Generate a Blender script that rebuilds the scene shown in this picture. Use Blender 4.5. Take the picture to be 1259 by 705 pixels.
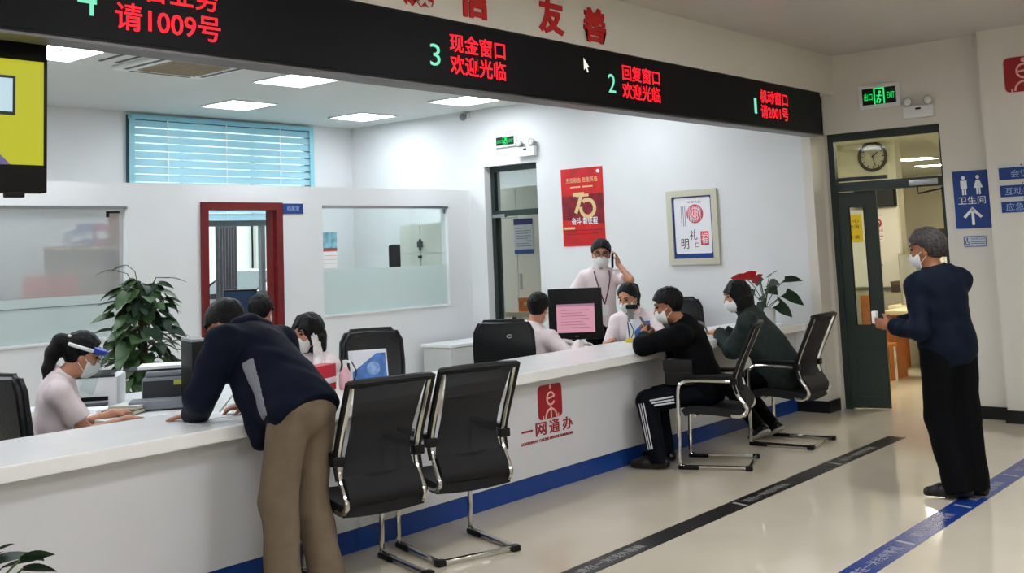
import bpy, bmesh, math, random
import numpy as np
from mathutils import Vector, Matrix
for o in list(bpy.data.objects): bpy.data.objects.remove(o)
SC = bpy.context.scene
COL = SC.collection
random.seed(7); RNG = np.random.default_rng(3)

# ---------------------------------------------------------------- camera
cd = bpy.data.cameras.new('camera'); cam = bpy.data.objects.new('camera', cd); COL.objects.link(cam)
R_ = ((0.6350, -0.7714, -0.0410), (0.0531, 0.0964, -0.9939), (0.7707, 0.6290, 0.1022))
cam.matrix_world = Matrix(((R_[0][0], -R_[1][0], -R_[2][0], 0.0), (R_[0][1], -R_[1][1], -R_[2][1], 0.0),
                           (R_[0][2], -R_[1][2], -R_[2][2], 1.66), (0, 0, 0, 1)))
cd.sensor_width = 36; cd.lens = 36 * 1347.5 / 1259
cd.shift_x = (629.5 - 641.56) / 1259; cd.shift_y = (167.78 - 352.5) / 1259
cd.clip_start = 0.05; cd.clip_end = 200
SC.camera = cam
# ---------------------------------------------------------------- world, exposure
W = bpy.data.worlds.new('world'); SC.world = W; W.use_nodes = True
W.node_tree.nodes['Background'].inputs[0].default_value = (0.88, 0.95, 1.0, 1)
W.node_tree.nodes['Background'].inputs[1].default_value = 2.6
SC.view_settings.view_transform = 'Standard'; SC.view_settings.look = 'None'
SC.view_settings.gamma = 1; SC.view_settings.exposure = 0.22; SC.view_settings.use_curve_mapping = False
OFFICE_LAMP, HALL_LAMP, FAR_LAMP = 20.0, 29.0, 30.0

# ---------------------------------------------------------------- materials
def lin(h):
    h = h.lstrip('#'); c = [int(h[i:i+2], 16) / 255 for i in (0, 2, 4)]
    return tuple((x / 12.92 if x <= .04045 else ((x + .055) / 1.055) ** 2.4) for x in c) + (1,)
MATS = {}
def mat(name, hexc, rough=.5, metal=0, spec=.5, noise=0, scale=30, bump=0, emit=0, trans=0, ior=1.45, coat=0, sss=0):
    if name in MATS: return MATS[name]
    m = bpy.data.materials.new(name); m.use_nodes = True; nt = m.node_tree
    b = nt.nodes['Principled BSDF']; c = lin(hexc)
    b.inputs['Base Color'].default_value = c; b.inputs['Roughness'].default_value = rough
    b.inputs['Metallic'].default_value = metal; b.inputs['Specular IOR Level'].default_value = spec
    b.inputs['Transmission Weight'].default_value = trans; b.inputs['IOR'].default_value = ior
    b.inputs['Coat Weight'].default_value = coat
    if sss:
        b.inputs['Subsurface Weight'].default_value = sss; b.inputs['Subsurface Radius'].default_value = (.01, .004, .002)
    if emit:
        b.inputs['Emission Color'].default_value = c; b.inputs['Emission Strength'].default_value = emit; b.inputs['Base Color'].default_value = tuple(x * .15 for x in c[:3]) + (1,)
    if noise or bump:
        tc = nt.nodes.new('ShaderNodeTexCoord'); n = nt.nodes.new('ShaderNodeTexNoise')
        n.inputs['Scale'].default_value = scale; n.inputs['Detail'].default_value = 4
        nt.links.new(tc.outputs['Object'], n.inputs['Vector'])
        if noise:
            r = nt.nodes.new('ShaderNodeValToRGB')
            r.color_ramp.elements[0].position = .3; r.color_ramp.elements[1].position = .7
            r.color_ramp.elements[0].color = tuple(x * (1 - noise) for x in c[:3]) + (1,)
            r.color_ramp.elements[1].color = tuple(min(1, x * (1 + noise)) for x in c[:3]) + (1,)
            nt.links.new(n.outputs['Fac'], r.inputs['Fac']); nt.links.new(r.outputs['Color'], b.inputs['Base Color'])
        if bump:
            bp = nt.nodes.new('ShaderNodeBump'); bp.inputs['Strength'].default_value = bump; bp.inputs['Distance'].default_value = .01
            nt.links.new(n.outputs['Fac'], bp.inputs['Height']); nt.links.new(bp.outputs['Normal'], b.inputs['Normal'])
    MATS[name] = m; return m
def glass(name, tint, refl=.08, frost=0.0, clear=1.0):
    if name in MATS: return MATS[name]
    m = bpy.data.materials.new(name); m.use_nodes = True; nt = m.node_tree; nt.nodes.clear()
    out = nt.nodes.new('ShaderNodeOutputMaterial'); t = nt.nodes.new('ShaderNodeBsdfTransparent'); t.inputs[0].default_value = lin(tint)
    g = nt.nodes.new('ShaderNodeBsdfGlossy'); g.inputs['Roughness'].default_value = .03
    mx = nt.nodes.new('ShaderNodeMixShader'); fr = nt.nodes.new('ShaderNodeFresnel'); fr.inputs['IOR'].default_value = 1.45
    ge = nt.nodes.new('ShaderNodeNewGeometry'); mu = nt.nodes.new('ShaderNodeMath'); mu.operation = 'SUBTRACT'; mu.use_clamp = True
    nt.links.new(fr.outputs[0], mu.inputs[0]); nt.links.new(ge.outputs['Backfacing'], mu.inputs[1]); nt.links.new(mu.outputs[0], mx.inputs[0]); nt.links.new(g.outputs[0], mx.inputs[2]); base = t
    if frost:
        d = nt.nodes.new('ShaderNodeBsdfDiffuse'); d.inputs[0].default_value = lin(tint)
        tl = nt.nodes.new('ShaderNodeBsdfTranslucent'); tl.inputs[0].default_value = lin(tint)
        a = nt.nodes.new('ShaderNodeMixShader'); a.inputs[0].default_value = .45
        nt.links.new(d.outputs[0], a.inputs[1]); nt.links.new(tl.outputs[0], a.inputs[2])
        b = nt.nodes.new('ShaderNodeMixShader'); b.inputs[0].default_value = frost
        nt.links.new(t.outputs[0], b.inputs[1]); nt.links.new(a.outputs[0], b.inputs[2]); base = b
    nt.links.new(base.outputs[0], mx.inputs[1]); nt.links.new(mx.outputs[0], out.inputs[0])
    MATS[name] = m; return m

M_WALL = mat('office_wall_paint', '#dfe1e1', .6, noise=.015, scale=3)
M_WALLH = mat('hall_wall_paint', '#d9d5cb', .55, noise=.02, scale=3)
M_CEIL = mat('ceiling_paint', '#d2d6d4', .7, noise=.01, scale=2)
M_CEILH = mat('hall_ceiling_paint', '#c4bfba', .35, noise=.03, scale=1.2)
M_FLOOR = mat('polished_tile', '#cdc4b1', .09, spec=.62, noise=.035, scale=2.2)
M_BLACK = mat('black_plastic', '#08090b', .45, spec=.3)
M_BASEB = mat('black_baseboard', '#0f1013', .3)
M_CHROME = mat('chrome', '#d4d3cf', .14, metal=1)
M_STEEL = mat('brushed_steel', '#a9adae', .35, metal=1)
M_MESH = mat('black_mesh_fabric', '#101116', .8, noise=.3, scale=160, bump=.3)
nt = M_MESH.node_tree; _t = nt.nodes.new('ShaderNodeBsdfTransparent'); _m = nt.nodes.new('ShaderNodeMixShader'); _m.inputs[0].default_value = .86
nt.links.new(_t.outputs[0], _m.inputs[1]); nt.links.new(nt.nodes['Principled BSDF'].outputs[0], _m.inputs[2]); nt.links.new(_m.outputs[0], nt.nodes['Material Output'].inputs[0])
M_SEAT = mat('black_seat_fabric', '#0b0b0f', .75, bump=.2, scale=120)
M_LEATHER = mat('black_leather', '#0e1014', .33, bump=.25, scale=40)
M_COUNTER = mat('white_stone_top', '#f0f0ee', .24, noise=.03, scale=4)
M_CFRONT = mat('counter_front', '#d2d3d5', .4, noise=.015, scale=3)
M_BLUE = mat('blue_kick', '#0b3a86', .35)
M_WHITEP = mat('white_plastic', '#e4e6e6', .4)
M_GREYP = mat('grey_plastic', '#7b8188', .4, noise=.05, scale=20)
M_DKGREY = mat('dark_grey_plastic', '#30343a', .4)
M_PAPER = mat('paper', '#f1f2f3', .7)
M_DOORG = mat('dark_green_metal', '#26332f', .35, noise=.05, scale=8)
M_REDWOOD = mat('red_brown_wood', '#6e1a1c', .35, noise=.15, scale=14)
M_SIGNB = mat('sign_blue', '#123a80', .35)
M_SIGNW = mat('sign_white', '#eef0f3', .4)
M_RED = mat('red_print', '#c01518', .5)
M_LOGO = mat('logo_red', '#98141f', .4)
M_LED = mat('led_panel_face', '#07080d', .45, spec=.2, noise=.2, scale=200)
M_LEDR = mat('led_red', '#ff1528', .5, emit=1.25)
M_LEDG = mat('led_green', '#7fe8c0', .5, emit=.85)
M_LEDW = mat('led_white', '#f0f0e0', .5, emit=.9)
M_WOOD = mat('honey_wood', '#a8622b', .45, noise=.2, scale=10)
M_TOPC = mat('cream_table_top', '#e2d9b8', .4)
M_CLEAR = glass('clear_glass', '#f4f8f7')
M_CYANG = glass('cyan_window_glass', '#eaf6f9')
M_FROST = glass('frosted_glass', '#dfe9e7', frost=.8)
M_HAZE = glass('haze_mixed_glass', '#e4e6e6', frost=.30)
M_LAMPO = mat('office_lamp_panel', '#f0f6ff', .5, emit=OFFICE_LAMP)
M_LAMPH = mat('hall_lamp_panel', '#f8faff', .5, emit=HALL_LAMP)
M_LAMPF = mat('far_lamp_panel', '#fff4dc', .5, emit=FAR_LAMP)
M_SKIN = mat('skin', '#c18a6e', .5, sss=.15, noise=.05, scale=40)
M_SKIN2 = mat('skin_tan', '#a56e50', .5, sss=.15, noise=.05, scale=40)
M_HAIR = mat('black_hair', '#060506', .5, spec=.25, noise=.4, scale=90, bump=.6)
M_HAIRG = mat('grey_hair', '#3d3a39', .6, spec=.25, noise=.65, scale=70, bump=.6)
M_MASK = mat('white_mask', '#e9ebea', .7, bump=.15, scale=60)
M_EYE = mat('dark_eye', '#15100e', .15)
M_PINK = mat('pink_shirt', '#eadbdc', .75, noise=.05, scale=9, bump=.15)
M_NAVY = mat('navy_jacket', '#0c1122', .7, spec=.12, noise=.15, scale=12, bump=.25)
M_NAVY2 = mat('dark_navy_jacket', '#0b1424', .65, spec=.12, noise=.15, scale=12, bump=.25)
M_KHAKI = mat('khaki_cloth', '#6b5c4a', .85, noise=.1, scale=14, bump=.3)
M_BLACKC = mat('black_cloth', '#06070a', .8, spec=.12, noise=.15, scale=14, bump=.25)
M_NAVYC = mat('navy_track_cloth', '#090d16', .7, spec=.12, noise=.15, scale=14, bump=.25)
M_GREYC = mat('grey_wool_coat', '#313a38', .85, spec=.12, noise=.12, scale=30, bump=.3)
M_STRIPE = mat('grey_stripe_cloth', '#777a82', .7, noise=.1, scale=60)
M_WSTRIPE = mat('white_stripe_cloth', '#dadde2', .7)
M_SHOE = mat('black_leather_shoe', '#0b0a0b', .35)
M_SNEAK = mat('white_sneaker_rubber', '#b9b6b0', .6)
M_LEAF = mat('dark_leaf', '#1a301d', .5, spec=.3, noise=.3, scale=18)
M_LEAF2 = mat('mid_leaf', '#3a5530', .4, noise=.3, scale=18)
M_STEM = mat('leaf_stem', '#41512b', .6)
M_SOIL = mat('soil', '#2c231b', .9)
M_GREYF = mat('grey_curtain_cloth', '#6c6e72', .9, noise=.1, scale=20)
M_FRAMEG = mat('grey_window_frame', '#5b6265', .4)
M_CAB = mat('white_cabinet', '#dadbd2', .5)

# ---------------------------------------------------------------- mesh helpers
class MB:
    def __init__(s): s.bm = bmesh.new()
    def _new(s, geom_fn):
        n = len(s.bm.verts); geom_fn(); s.bm.verts.ensure_lookup_table(); return s.bm.verts[n:]
    def box(s, lo, hi, bevel=0, mtx=None, seg=2):
        lo = Vector(lo); hi = Vector(hi); c = (lo + hi) / 2; d = hi - lo
        r = bmesh.ops.create_cube(s.bm, size=1, matrix=Matrix.Translation(c) @ Matrix.Diagonal((d.x, d.y, d.z, 1)))
        vs = r['verts']
        if bevel:
            es = list({e for v in vs for e in v.link_edges})
            rb = bmesh.ops.bevel(s.bm, geom=es, offset=bevel, segments=seg, profile=.6, affect='EDGES')
            vs = list({v for f in rb['faces'] for v in f.verts} | {v for v in vs if v.is_valid})
        if mtx is not None: bmesh.ops.transform(s.bm, matrix=mtx, verts=vs)
        return s
    def cone(s, a, b, r1, r2=None, n=16, caps=True):
        a = Vector(a); b = Vector(b); r2 = r1 if r2 is None else r2; d = b - a
        q = d.to_track_quat('Z', 'Y').to_matrix().to_4x4()
        bmesh.ops.create_cone(s.bm, cap_ends=caps, segments=n, radius1=r1, radius2=r2, depth=d.length,
                              matrix=Matrix.Translation((a + b) / 2) @ q)
        return s
    def ball(s, c, r, u=14, v=10, mtx=None):
        r = (r, r, r) if not hasattr(r, '__len__') else r
        m = Matrix.Translation(c) @ (mtx or Matrix()) @ Matrix.Diagonal((r[0], r[1], r[2], 1))
        bmesh.ops.create_uvsphere(s.bm, u_segments=u, v_segments=v, radius=1, matrix=m); return s
    def tube(s, pts, r, n=8, flat=1.0, closed=False, smooth=0):
        pts = [Vector(p) for p in pts]
        if smooth:
            q = []
            L = len(pts)
            for i in range(L - 1):
                p0 = pts[max(i-1, 0)]; p1 = pts[i]; p2 = pts[i+1]; p3 = pts[min(i+2, L-1)]
                for k in range(smooth):
                    t = k / smooth
                    q.append(.5 * ((2*p1) + (p2-p0)*t + (2*p0-5*p1+4*p2-p3)*t*t + (3*p1-p0-3*p2+p3)*t**3))
            q.append(pts[-1]); pts = q
        rs = r if hasattr(r, '__len__') else [r] * len(pts)
        if len(rs) != len(pts): rs = list(np.interp(np.linspace(0, 1, len(pts)), np.linspace(0, 1, len(rs)), rs))
        rings = []; up = Vector((0, 0, 1)); prev = None
        for i, p in enumerate(pts):
            a = pts[i-1] if (i or closed) else p; b = pts[(i+1) % len(pts)] if (i < len(pts)-1 or closed) else p
            t = (b - a).normalized()
            x = prev if prev is not None else (up if abs(t.z) < .9 else Vector((1, 0, 0)))
            x = (x - t * x.dot(t)).normalized(); y = t.cross(x); prev = x
            rings.append([s.bm.verts.new(p + float(rs[i]) * (math.cos(2*math.pi*k/n) * x + flat * math.sin(2*math.pi*k/n) * y)) for k in range(n)])
        for i in range(len(rings) - (0 if closed else 1)):
            A = rings[i]; B = rings[(i+1) % len(rings)]
            for k in range(n): s.bm.faces.new((A[k], A[(k+1) % n], B[(k+1) % n], B[k]))
        if not closed:
            s.bm.faces.new(rings[0][::-1]); s.bm.faces.new(rings[-1])
        return s
    def poly(s, pts, d):
        d = Vector(d); a = [s.bm.verts.new(Vector(p)) for p in pts]; b = [s.bm.verts.new(Vector(p) + d) for p in pts]
        s.bm.faces.new(a[::-1]); s.bm.faces.new(b); n = len(a)
        for i in range(n): s.bm.faces.new((a[i], a[(i+1) % n], b[(i+1) % n], b[i]))
        return s
    def grid(s, P, th=None):
        # P rows x cols of points -> sheet, thickened along normals by th
        nr, nc = len(P), len(P[0]); V = [[s.bm.verts.new(Vector(p)) for p in row] for row in P]
        fs = [s.bm.faces.new((V[i][j], V[i][j+1], V[i+1][j+1], V[i+1][j])) for i in range(nr-1) for j in range(nc-1)]
        if th:
            s.bm.normal_update(); bmesh.ops.solidify(s.bm, geom=fs, thickness=th)
        return s
    def lathe(s, prof, c=(0, 0, 0), n=20):
        rings = []
        for r, z in prof:
            rings.append([s.bm.verts.new((c[0] + r*math.cos(2*math.pi*k/n), c[1] + r*math.sin(2*math.pi*k/n), c[2] + z)) for k in range(n)])
        for A, B in zip(rings, rings[1:]):
            for k in range(n): s.bm.faces.new((A[k], A[(k+1) % n], B[(k+1) % n], B[k]))
        s.bm.faces.new(rings[0][::-1]); s.bm.faces.new(rings[-1]); return s
    def mesh(s, name, smooth=False):
        bmesh.ops.recalc_face_normals(s.bm, faces=s.bm.faces)
        me = bpy.data.meshes.new(name); s.bm.to_mesh(me); s.bm.free()
        if smooth:
            me.polygons.foreach_set('use_smooth', [True] * len(me.polygons))
            try: me.set_sharp_from_angle(angle=math.radians(40))
            except Exception: pass
        return me

def put(name, me, m, parent=None):
    o = bpy.data.objects.new(name, me)
    if m is not None and not me.materials: me.materials.append(m)
    COL.objects.link(o)
    if parent is not None: o.parent = parent
    return o
def part(name, mb, m, parent=None, smooth=True, label=None):
    o = put(name, mb.mesh(name, smooth), m, parent)
    if label: o['label'] = label
    return o
def thing(name, label, cat, loc=(0, 0, 0), rz=0, group=None):
    o = bpy.data.objects.new(name, None); COL.objects.link(o); o.empty_display_size = .1
    o.location = loc; o.rotation_euler = (0, 0, rz); o['label'] = label; o['category'] = cat
    if group: o['group'] = group
    return o
def tag(o, label, cat, group=None):
    o['label'] = label; o['category'] = cat
    if group: o['group'] = group
    return o
def struct(name, mb, m, parent=None, smooth=False):
    o = part(name, mb, m, parent, smooth)
    if parent is None: o['kind'] = 'structure'
    return o
def sempty(name):
    o = bpy.data.objects.new(name, None); COL.objects.link(o); o['kind'] = 'structure'; return o
def copy_tree(o, parent=None):
    c = o.copy(); COL.objects.link(c)
    if parent is not None: c.parent = parent
    for ch in list(o.children): copy_tree(ch, c)
    return c
def text_mesh(body, size, ex=.002, bold=0.0, align='LEFT', width=1.0):
    cu = bpy.data.curves.new('txt', 'FONT'); cu.body = body; cu.size = size; cu.extrude = ex; cu.offset = bold
    cu.align_x = align; cu.resolution_u = 3
    o = bpy.data.objects.new('txt', cu); COL.objects.link(o); bpy.context.view_layer.update()
    me = bpy.data.meshes.new_from_object(o.evaluated_get(bpy.context.evaluated_depsgraph_get()))
    bpy.data.objects.remove(o); bpy.data.curves.remove(cu)
    return me
def text(name, body, size, loc, right, up, m, parent=None, ex=.002, bold=0.0, align='LEFT', sx=1.0, fit=None):
    """flat lettering: baseline runs along right, cap height along up (parent-local coordinates); fit=(w,h) scales the outline to that size"""
    me = text_mesh(body, size, ex, bold, align)
    me.materials.clear(); n = len(me.vertices); co = np.empty(n * 3); me.vertices.foreach_get('co', co); co = co.reshape(-1, 3)
    if fit:
        mn = co.min(0); mx = co.max(0); co[:, 0] = (co[:, 0] - mn[0]) * fit[0] / max(mx[0]-mn[0], 1e-6); co[:, 1] = (co[:, 1] - mn[1]) * fit[1] / max(mx[1]-mn[1], 1e-6)
    co[:, 0] *= sx
    r = Vector(right).normalized(); u = Vector(up).normalized(); nn = r.cross(u)
    P = np.array(loc) + co[:, :1] * np.array(r) + co[:, 1:2] * np.array(u) + co[:, 2:] * np.array(nn)
    me.vertices.foreach_set('co', P.ravel()); me.update(); me.name = name
    return put(name, me, m, parent)

XP, YN = (1, 0, 0), (0, -1, 0); ZU = (0, 0, 1)
CZ, HZ = 3.37, 3.42          # office and hall ceiling heights
EX = 9.96                    # end wall of the office
HX = 10.20                   # end wall of the hall

# ================================================================ ROOM SHELL
struct('floor', MB().box((-4, -5, -.1), (24, 13, 0)), M_FLOOR)
struct('ceiling_hall', MB().box((-4, -5, HZ), (10.5, 4.42, HZ + .1)), M_CEILH)
struct('ceiling_office', MB().box((-2, 4.6, CZ), (10.2, 11.3, CZ + .15)), M_CEIL)
struct('wall_beam', MB().box((-2, 4.36, 3.035), (HX + .1, 4.6, HZ + .1)), M_WALLH)
struct('wall_end_office', MB().box((EX, 4.53, 0), (HX + .2, 7.93, CZ + .1)).box((EX, 8.74, 0), (10.25, 11.2, CZ + .1)).box((EX, 7.93, 2.665), (10.25, 8.74, CZ + .1)), M_WALL)
struct('wall_pillar', MB().box((EX - .004, 4.525, 0), (HX + .1, 4.62, 3.04)), M_WALLH)
# hall end wall with the doorway opening Y 3.37..4.49, up to 2.65
struct('wall_end_hall', MB().box((HX, -5, 0), (HX + .2, 3.37, HZ + .1)).box((HX, 3.37, 2.655), (HX + .2, 4.53, HZ + .1)).box((HX, 4.49, 0), (HX + .2, 4.53, HZ)), M_WALLH)
struct('wall_column', MB().box((10.05, 1.6, 0), (HX + .05, 2.935, HZ)), M_WALLH)
struct('wall_left', MB().box((-4.2, -5, 0), (-4, 13, HZ + .1)), M_WALLH)
struct('wall_front', MB().box((-4, -5.2, 0), (10.5, -5, HZ + .1)), M_WALLH)
struct('wall_office_left', MB().box((-2.1, 4.6, 0), (-2, 11.3, CZ + .1)), M_WALL)
# back wall with window opening X 6.62..9.25, Z 1.2..3.33
bw = MB().box((-2, 11.1, 0), (6.62, 11.3, CZ + .1)).box((9.25, 11.1, 0), (10.2, 11.3, CZ + .1)).box((6.62, 11.1, 0), (9.25, 11.3, 1.22)).box((6.62, 11.1, 3.335), (9.25, 11.3, CZ + .1))
struct('wall_back', bw, M_WALL)
# baseboards
struct('baseboard_pillar', MB().box((EX - .02, 4.505, 0), (EX + .001, 4.86, .11)).box((EX - .02, 4.505, 0), (HX + .09, 4.53, .11)), M_BASEB)
struct('baseboard_end', MB().box((HX - .018, 2.935, 0), (HX + .001, 3.37, .11)), M_BASEB)
struct('baseboard_column', MB().box((10.03, 1.6, 0), (10.052, 2.95, .11)).box((10.03, 2.93, 0), (HX, 2.95, .11)), M_BASEB)

# partition with two glazed openings and the red door
PY0, PY1, PT = 9.0, 9.12, 2.40
pb = MB()
pb.box((-2, PY0, 0), (5.372, PY1, 1.02)).box((-2, PY0, 2.19), (5.372, PY1, PT)).box((-2, PY0, 1.02), (2.6, PY1, 2.19))
pb.box((5.372, PY0, 0), (6.15, PY1, PT)).box((6.15, PY0, 2.225), (7.09, PY1, PT)).box((7.09, PY0, 0), (7.64, PY1, PT))
pb.box((7.64, PY0, 0), (9.57, PY1, 1.03)).box((7.64, PY0, 2.205), (9.57, PY1, PT)).box((9.57, PY0, 0), (EX, PY1, PT))
struct('wall_partition', pb, M_WALL)
def partition_window(n, x0, x1, z0, zf, z1):
    w = sempty('window_%d' % n)
    part('frame', MB().box((x0, PY0 - .012, z1 - .03), (x1, PY0 + .03, z1)), M_STEEL, w, False)
    part('jamb', MB().box((x1 - .012, PY0 - .004, z0), (x1, PY0 + .03, z1 - .03)), M_WHITEP, w, False)
    part('sill', MB().box((x0, PY0 - .012, z0), (x1, PY0 + .05, z0 + .02)), M_WHITEP, w, False)
    part('clear_pane', MB().box((x0, PY0 + .04, zf), (x1 - .012, PY0 + .05, z1 - .03)), M_HAZE if n == 1 else M_CLEAR, w, False)  # grey reflection haze of the left pane is mixed into its glass colour
    part('frosted_pane', MB().box((x0, PY0 + .04, z0 + .02), (x1 - .012, PY0 + .05, zf)), M_FROST, w, False)
    return w
w1 = partition_window(1, 2.6, 5.372, 1.02, 1.415, 2.19)
part('edge_line', MB().box((2.6, PY0 + .034, 1.33), (5.36, PY0 + .041, 1.337)), M_GREYP, w1, False)
part('bracket', MB().box((5.19, PY0 + .01, 2.125), (5.31, PY0 + .03, 2.145)).box((5.19, PY0 + .01, 2.09), (5.21, PY0 + .03, 2.14)), M_BLACK, w1, False)
w2 = partition_window(2, 7.64, 9.57, 1.03, 1.515, 2.205)
part('bracket', MB().box((9.50, PY0 + .0, 2.12), (9.53, PY0 + .03, 2.18)), M_STEEL, w2, False)
# red door frame
d1 = sempty('door_1')
part('frame', MB().box((6.14, PY0 - .03, 0), (6.215, PY1 + .03, 2.23)).box((7.02, PY0 - .03, 0), (7.097, PY1 + .03, 2.23)).box((6.215, PY0 - .03, 2.155), (7.02, PY1 + .03, 2.23)), M_REDWOOD, d1, False)
part('casing', MB().box((6.215, PY0 + .01, 0), (6.235, PY1, 2.155)).box((7.0, PY0 + .01, 0), (7.02, PY1, 2.155)), M_REDWOOD, d1, False)

# back window with blinds in its upper half
w3 = sempty('window_3')
fr = MB()
fr.box((6.62, 11.1, 3.28), (9.25, 11.16, 3.335)).box((6.62, 11.1, 1.22), (9.25, 11.16, 1.28)).box((6.62, 11.1, 1.28), (6.68, 11.16, 3.28)).box((9.19, 11.1, 1.28), (9.25, 11.16, 3.28))
fr.box((6.68, 11.1, 2.075), (9.19, 11.16, 2.145)).box((8.44, 11.1, 1.28), (8.5, 11.16, 2.075)).box((7.55, 11.1, 1.28), (7.6, 11.16, 2.075))
part('frame', fr, M_FRAMEG, w3, False)
for (a, b) in ((6.68, 7.55), (7.6, 8.44), (8.5, 9.19)):
    part('pane', MB().box((a, 11.125, 1.28), (b, 11.133, 2.075)), M_CLEAR, w3, False)
part('upper_pane', MB().box((6.68, 11.125, 2.145), (9.19, 11.133, 3.28)), M_CYANG, w3, False)
M_SLAT = bpy.data.materials.new('cyan_slat'); M_SLAT.use_nodes = True
nt = M_SLAT.node_tree; nt.nodes.clear(); o_ = nt.nodes.new('ShaderNodeOutputMaterial'); mx_ = nt.nodes.new('ShaderNodeMixShader'); mx_.inputs[0].default_value = .5
a_ = nt.nodes.new('ShaderNodeBsdfDiffuse'); b_ = nt.nodes.new('ShaderNodeBsdfTranslucent'); a_.inputs[0].default_value = b_.inputs[0].default_value = lin('#c6e3ea')
nt.links.new(a_.outputs[0], mx_.inputs[1]); nt.links.new(b_.outputs[0], mx_.inputs[2]); nt.links.new(mx_.outputs[0], o_.inputs[0])
bl = thing('window_blind', 'pale cyan horizontal slat blind in the high back window', 'blind', (0, 0, 0))
part('headrail', MB().box((6.63, 11.02, 3.29), (9.24, 11.08, 3.34), .005), mat('cyan_rail', '#8cc6d4', .5), bl)
sl = MB().poly([(6.66, 11.035, -.038), (6.66, 11.075, .040), (6.66, 11.079, .040), (6.66, 11.039, -.038)], (2.55, 0, 0)).mesh('slat')
for k in range(13):
    s_ = put('slat', sl, M_SLAT, bl); s_.location.z = 3.24 - .088 * k
for x in (7.1, 7.9, 8.7):
    part('ladder_cord', MB().box((x, 11.03, 2.16), (x + .012, 11.034, 3.29)), M_WHITEP, bl, False)
for x in (6.62, 9.18): part('side_tape', MB().box((x, 11.03, 2.15), (x + .07, 11.036, 3.29)), mat('cyan_rail', '#8cc6d4', .5), bl, False)
# curtain
P = []
for z in (.01, 2.07):
    P.append([(7.72 + .27 * j / 40, 11.0 + .025 * math.sin(j * 1.05), z) for j in range(41)])
tag(part('curtain', MB().grid(P, .004), M_GREYF), 'grey pleated curtain gathered behind the red door frame', 'curtain')

# exit door in the office end wall
d2 = sempty('door_2')
X0 = 10.07
ef = MB().box((X0, 8.68, 0), (X0 + .06, 8.74, 2.665)).box((X0, 7.93, 0), (X0 + .06, 7.98, 2.665)).box((X0, 7.98, 2.6), (X0 + .06, 8.68, 2.665)).box((X0, 7.98, 2.06), (X0 + .06, 8.68, 2.13))
part('frame', ef, M_DOORG, d2, False)
part('transom_pane', MB().box((X0 + .02, 7.98, 2.13), (X0 + .03, 8.68, 2.6)), M_CLEAR, d2, False)
lf = MB().box((0, -.04, 0), (.72, 0, 2.06), mtx=Matrix.Translation((X0 + .06, 8.70, 0)) @ Matrix.Rotation(math.radians(47), 4, 'Z'))
part('open_leaf', lf, M_DOORG, d2, False)
part('closer', MB().box((X0 - .04, 8.50, 2.045), (X0 + .0, 8.70, 2.085), .006).box((X0 - .05, 8.30, 2.03), (X0 - .035, 8.52, 2.042)), M_STEEL, d2, False)

# hall doorway: frame, transom, narrow fixed leaf, open leaf
d3 = sempty('door_3')
X1 = 10.27
hf = MB().box((X1, 4.43, 0), (X1 + .06, 4.49, 2.655)).box((X1, 3.37, 0), (X1 + .06, 3.405, 2.655)).box((X1, 3.405, 2.58), (X1 + .06, 4.43, 2.655)).box((X1, 3.405, 2.085), (X1 + .06, 4.43, 2.175))
part('frame', hf, M_DOORG, d3, False)
part('transom_pane', MB().box((X1 + .025, 3.405, 2.175), (X1 + .032, 4.43, 2.58)), M_CLEAR, d3, False)
part('transom_bar', MB().box((X1 + .06, 3.95, 2.19), (X1 + .10, 4.43, 2.225)), M_DKGREY, d3, False)
lm = Matrix.Translation((X1 + .02, 4.43, 0)) @ Matrix.Rotation(math.radians(14), 4, 'Z')
fl = MB()
for lo, hi in (((0, -.36, .01), (.045, 0, .62)), ((0, -.36, .62), (.045, -.235, 2.08)), ((0, -.10, .62), (.045, 0, 2.08)), ((0, -.235, 1.93), (.045, -.10, 2.08)), ((0, -.235, .62), (.045, -.10, .80))):
    fl.box(lo, hi, mtx=lm)
part('fixed_leaf', fl, M_DOORG, d3, False)
part('leaf_panel', MB().box((-.006, -.29, .12), (.0, -.07, .56), .004, mtx=lm), M_DOORG, d3, False)
part('leaf_pane', MB().box((.018, -.235, .80), (.024, -.10, 1.93), mtx=lm), M_CLEAR, d3, False)
part('leaf_bead', MB().box((-.005, -.24, .79), (.003, -.23, 1.94), mtx=lm).box((-.005, -.105, .79), (.003, -.095, 1.94), mtx=lm), M_BLACK, d3, False)
part('open_leaf', MB().box((X1 + .06, 3.40, .01), (X1 + .75, 3.44, 2.08)), M_DOORG, d3, False)
cl = part('closer', MB().box((X1 - .045, 3.43, 2.10), (X1, 3.70, 2.155), .008), M_STEEL, d3)
part('closer_arm', MB().tube([(X1 - .05, 3.62, 2.09), (X1 - .10, 3.60, 2.02), (X1 - .02, 3.38, 2.06)], .008, 6), M_BLACK, d3)

# ---------------------------------------------------------------- lamps
def panel(i, x, y, z, m, label, group, hx=.3):
    t = thing('ceiling_light', label, 'ceiling light', (x, y, z), 0, group)
    f = .02
    part('diffuser', MB().box((-hx + f, -hx + f, -.012), (hx - f, hx - f, -.004)), m, t, False)
    part('frame', MB().box((-hx, -hx, -.016), (hx, -hx + f, -.001)).box((-hx, hx - f, -.016), (hx, hx, -.001)).box((-hx, -hx + f, -.016), (-hx + f, hx - f, -.001)).box((hx - f, -hx + f, -.016), (hx, hx - f, -.001)), M_WHITEP, t, False)
OFFL = {(4.3, 8.27): 'square ceiling light partly hidden behind the wall television', (6.73, 8.27): 'square ceiling light right of the ceiling air conditioner',
        (7.3, 9.95): 'square ceiling light just above the cyan window blind', (9.17, 10.0): 'square ceiling light nearest the far back corner of the office', (9.17, 8.3): 'square ceiling light above the office exit sign'}
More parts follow.
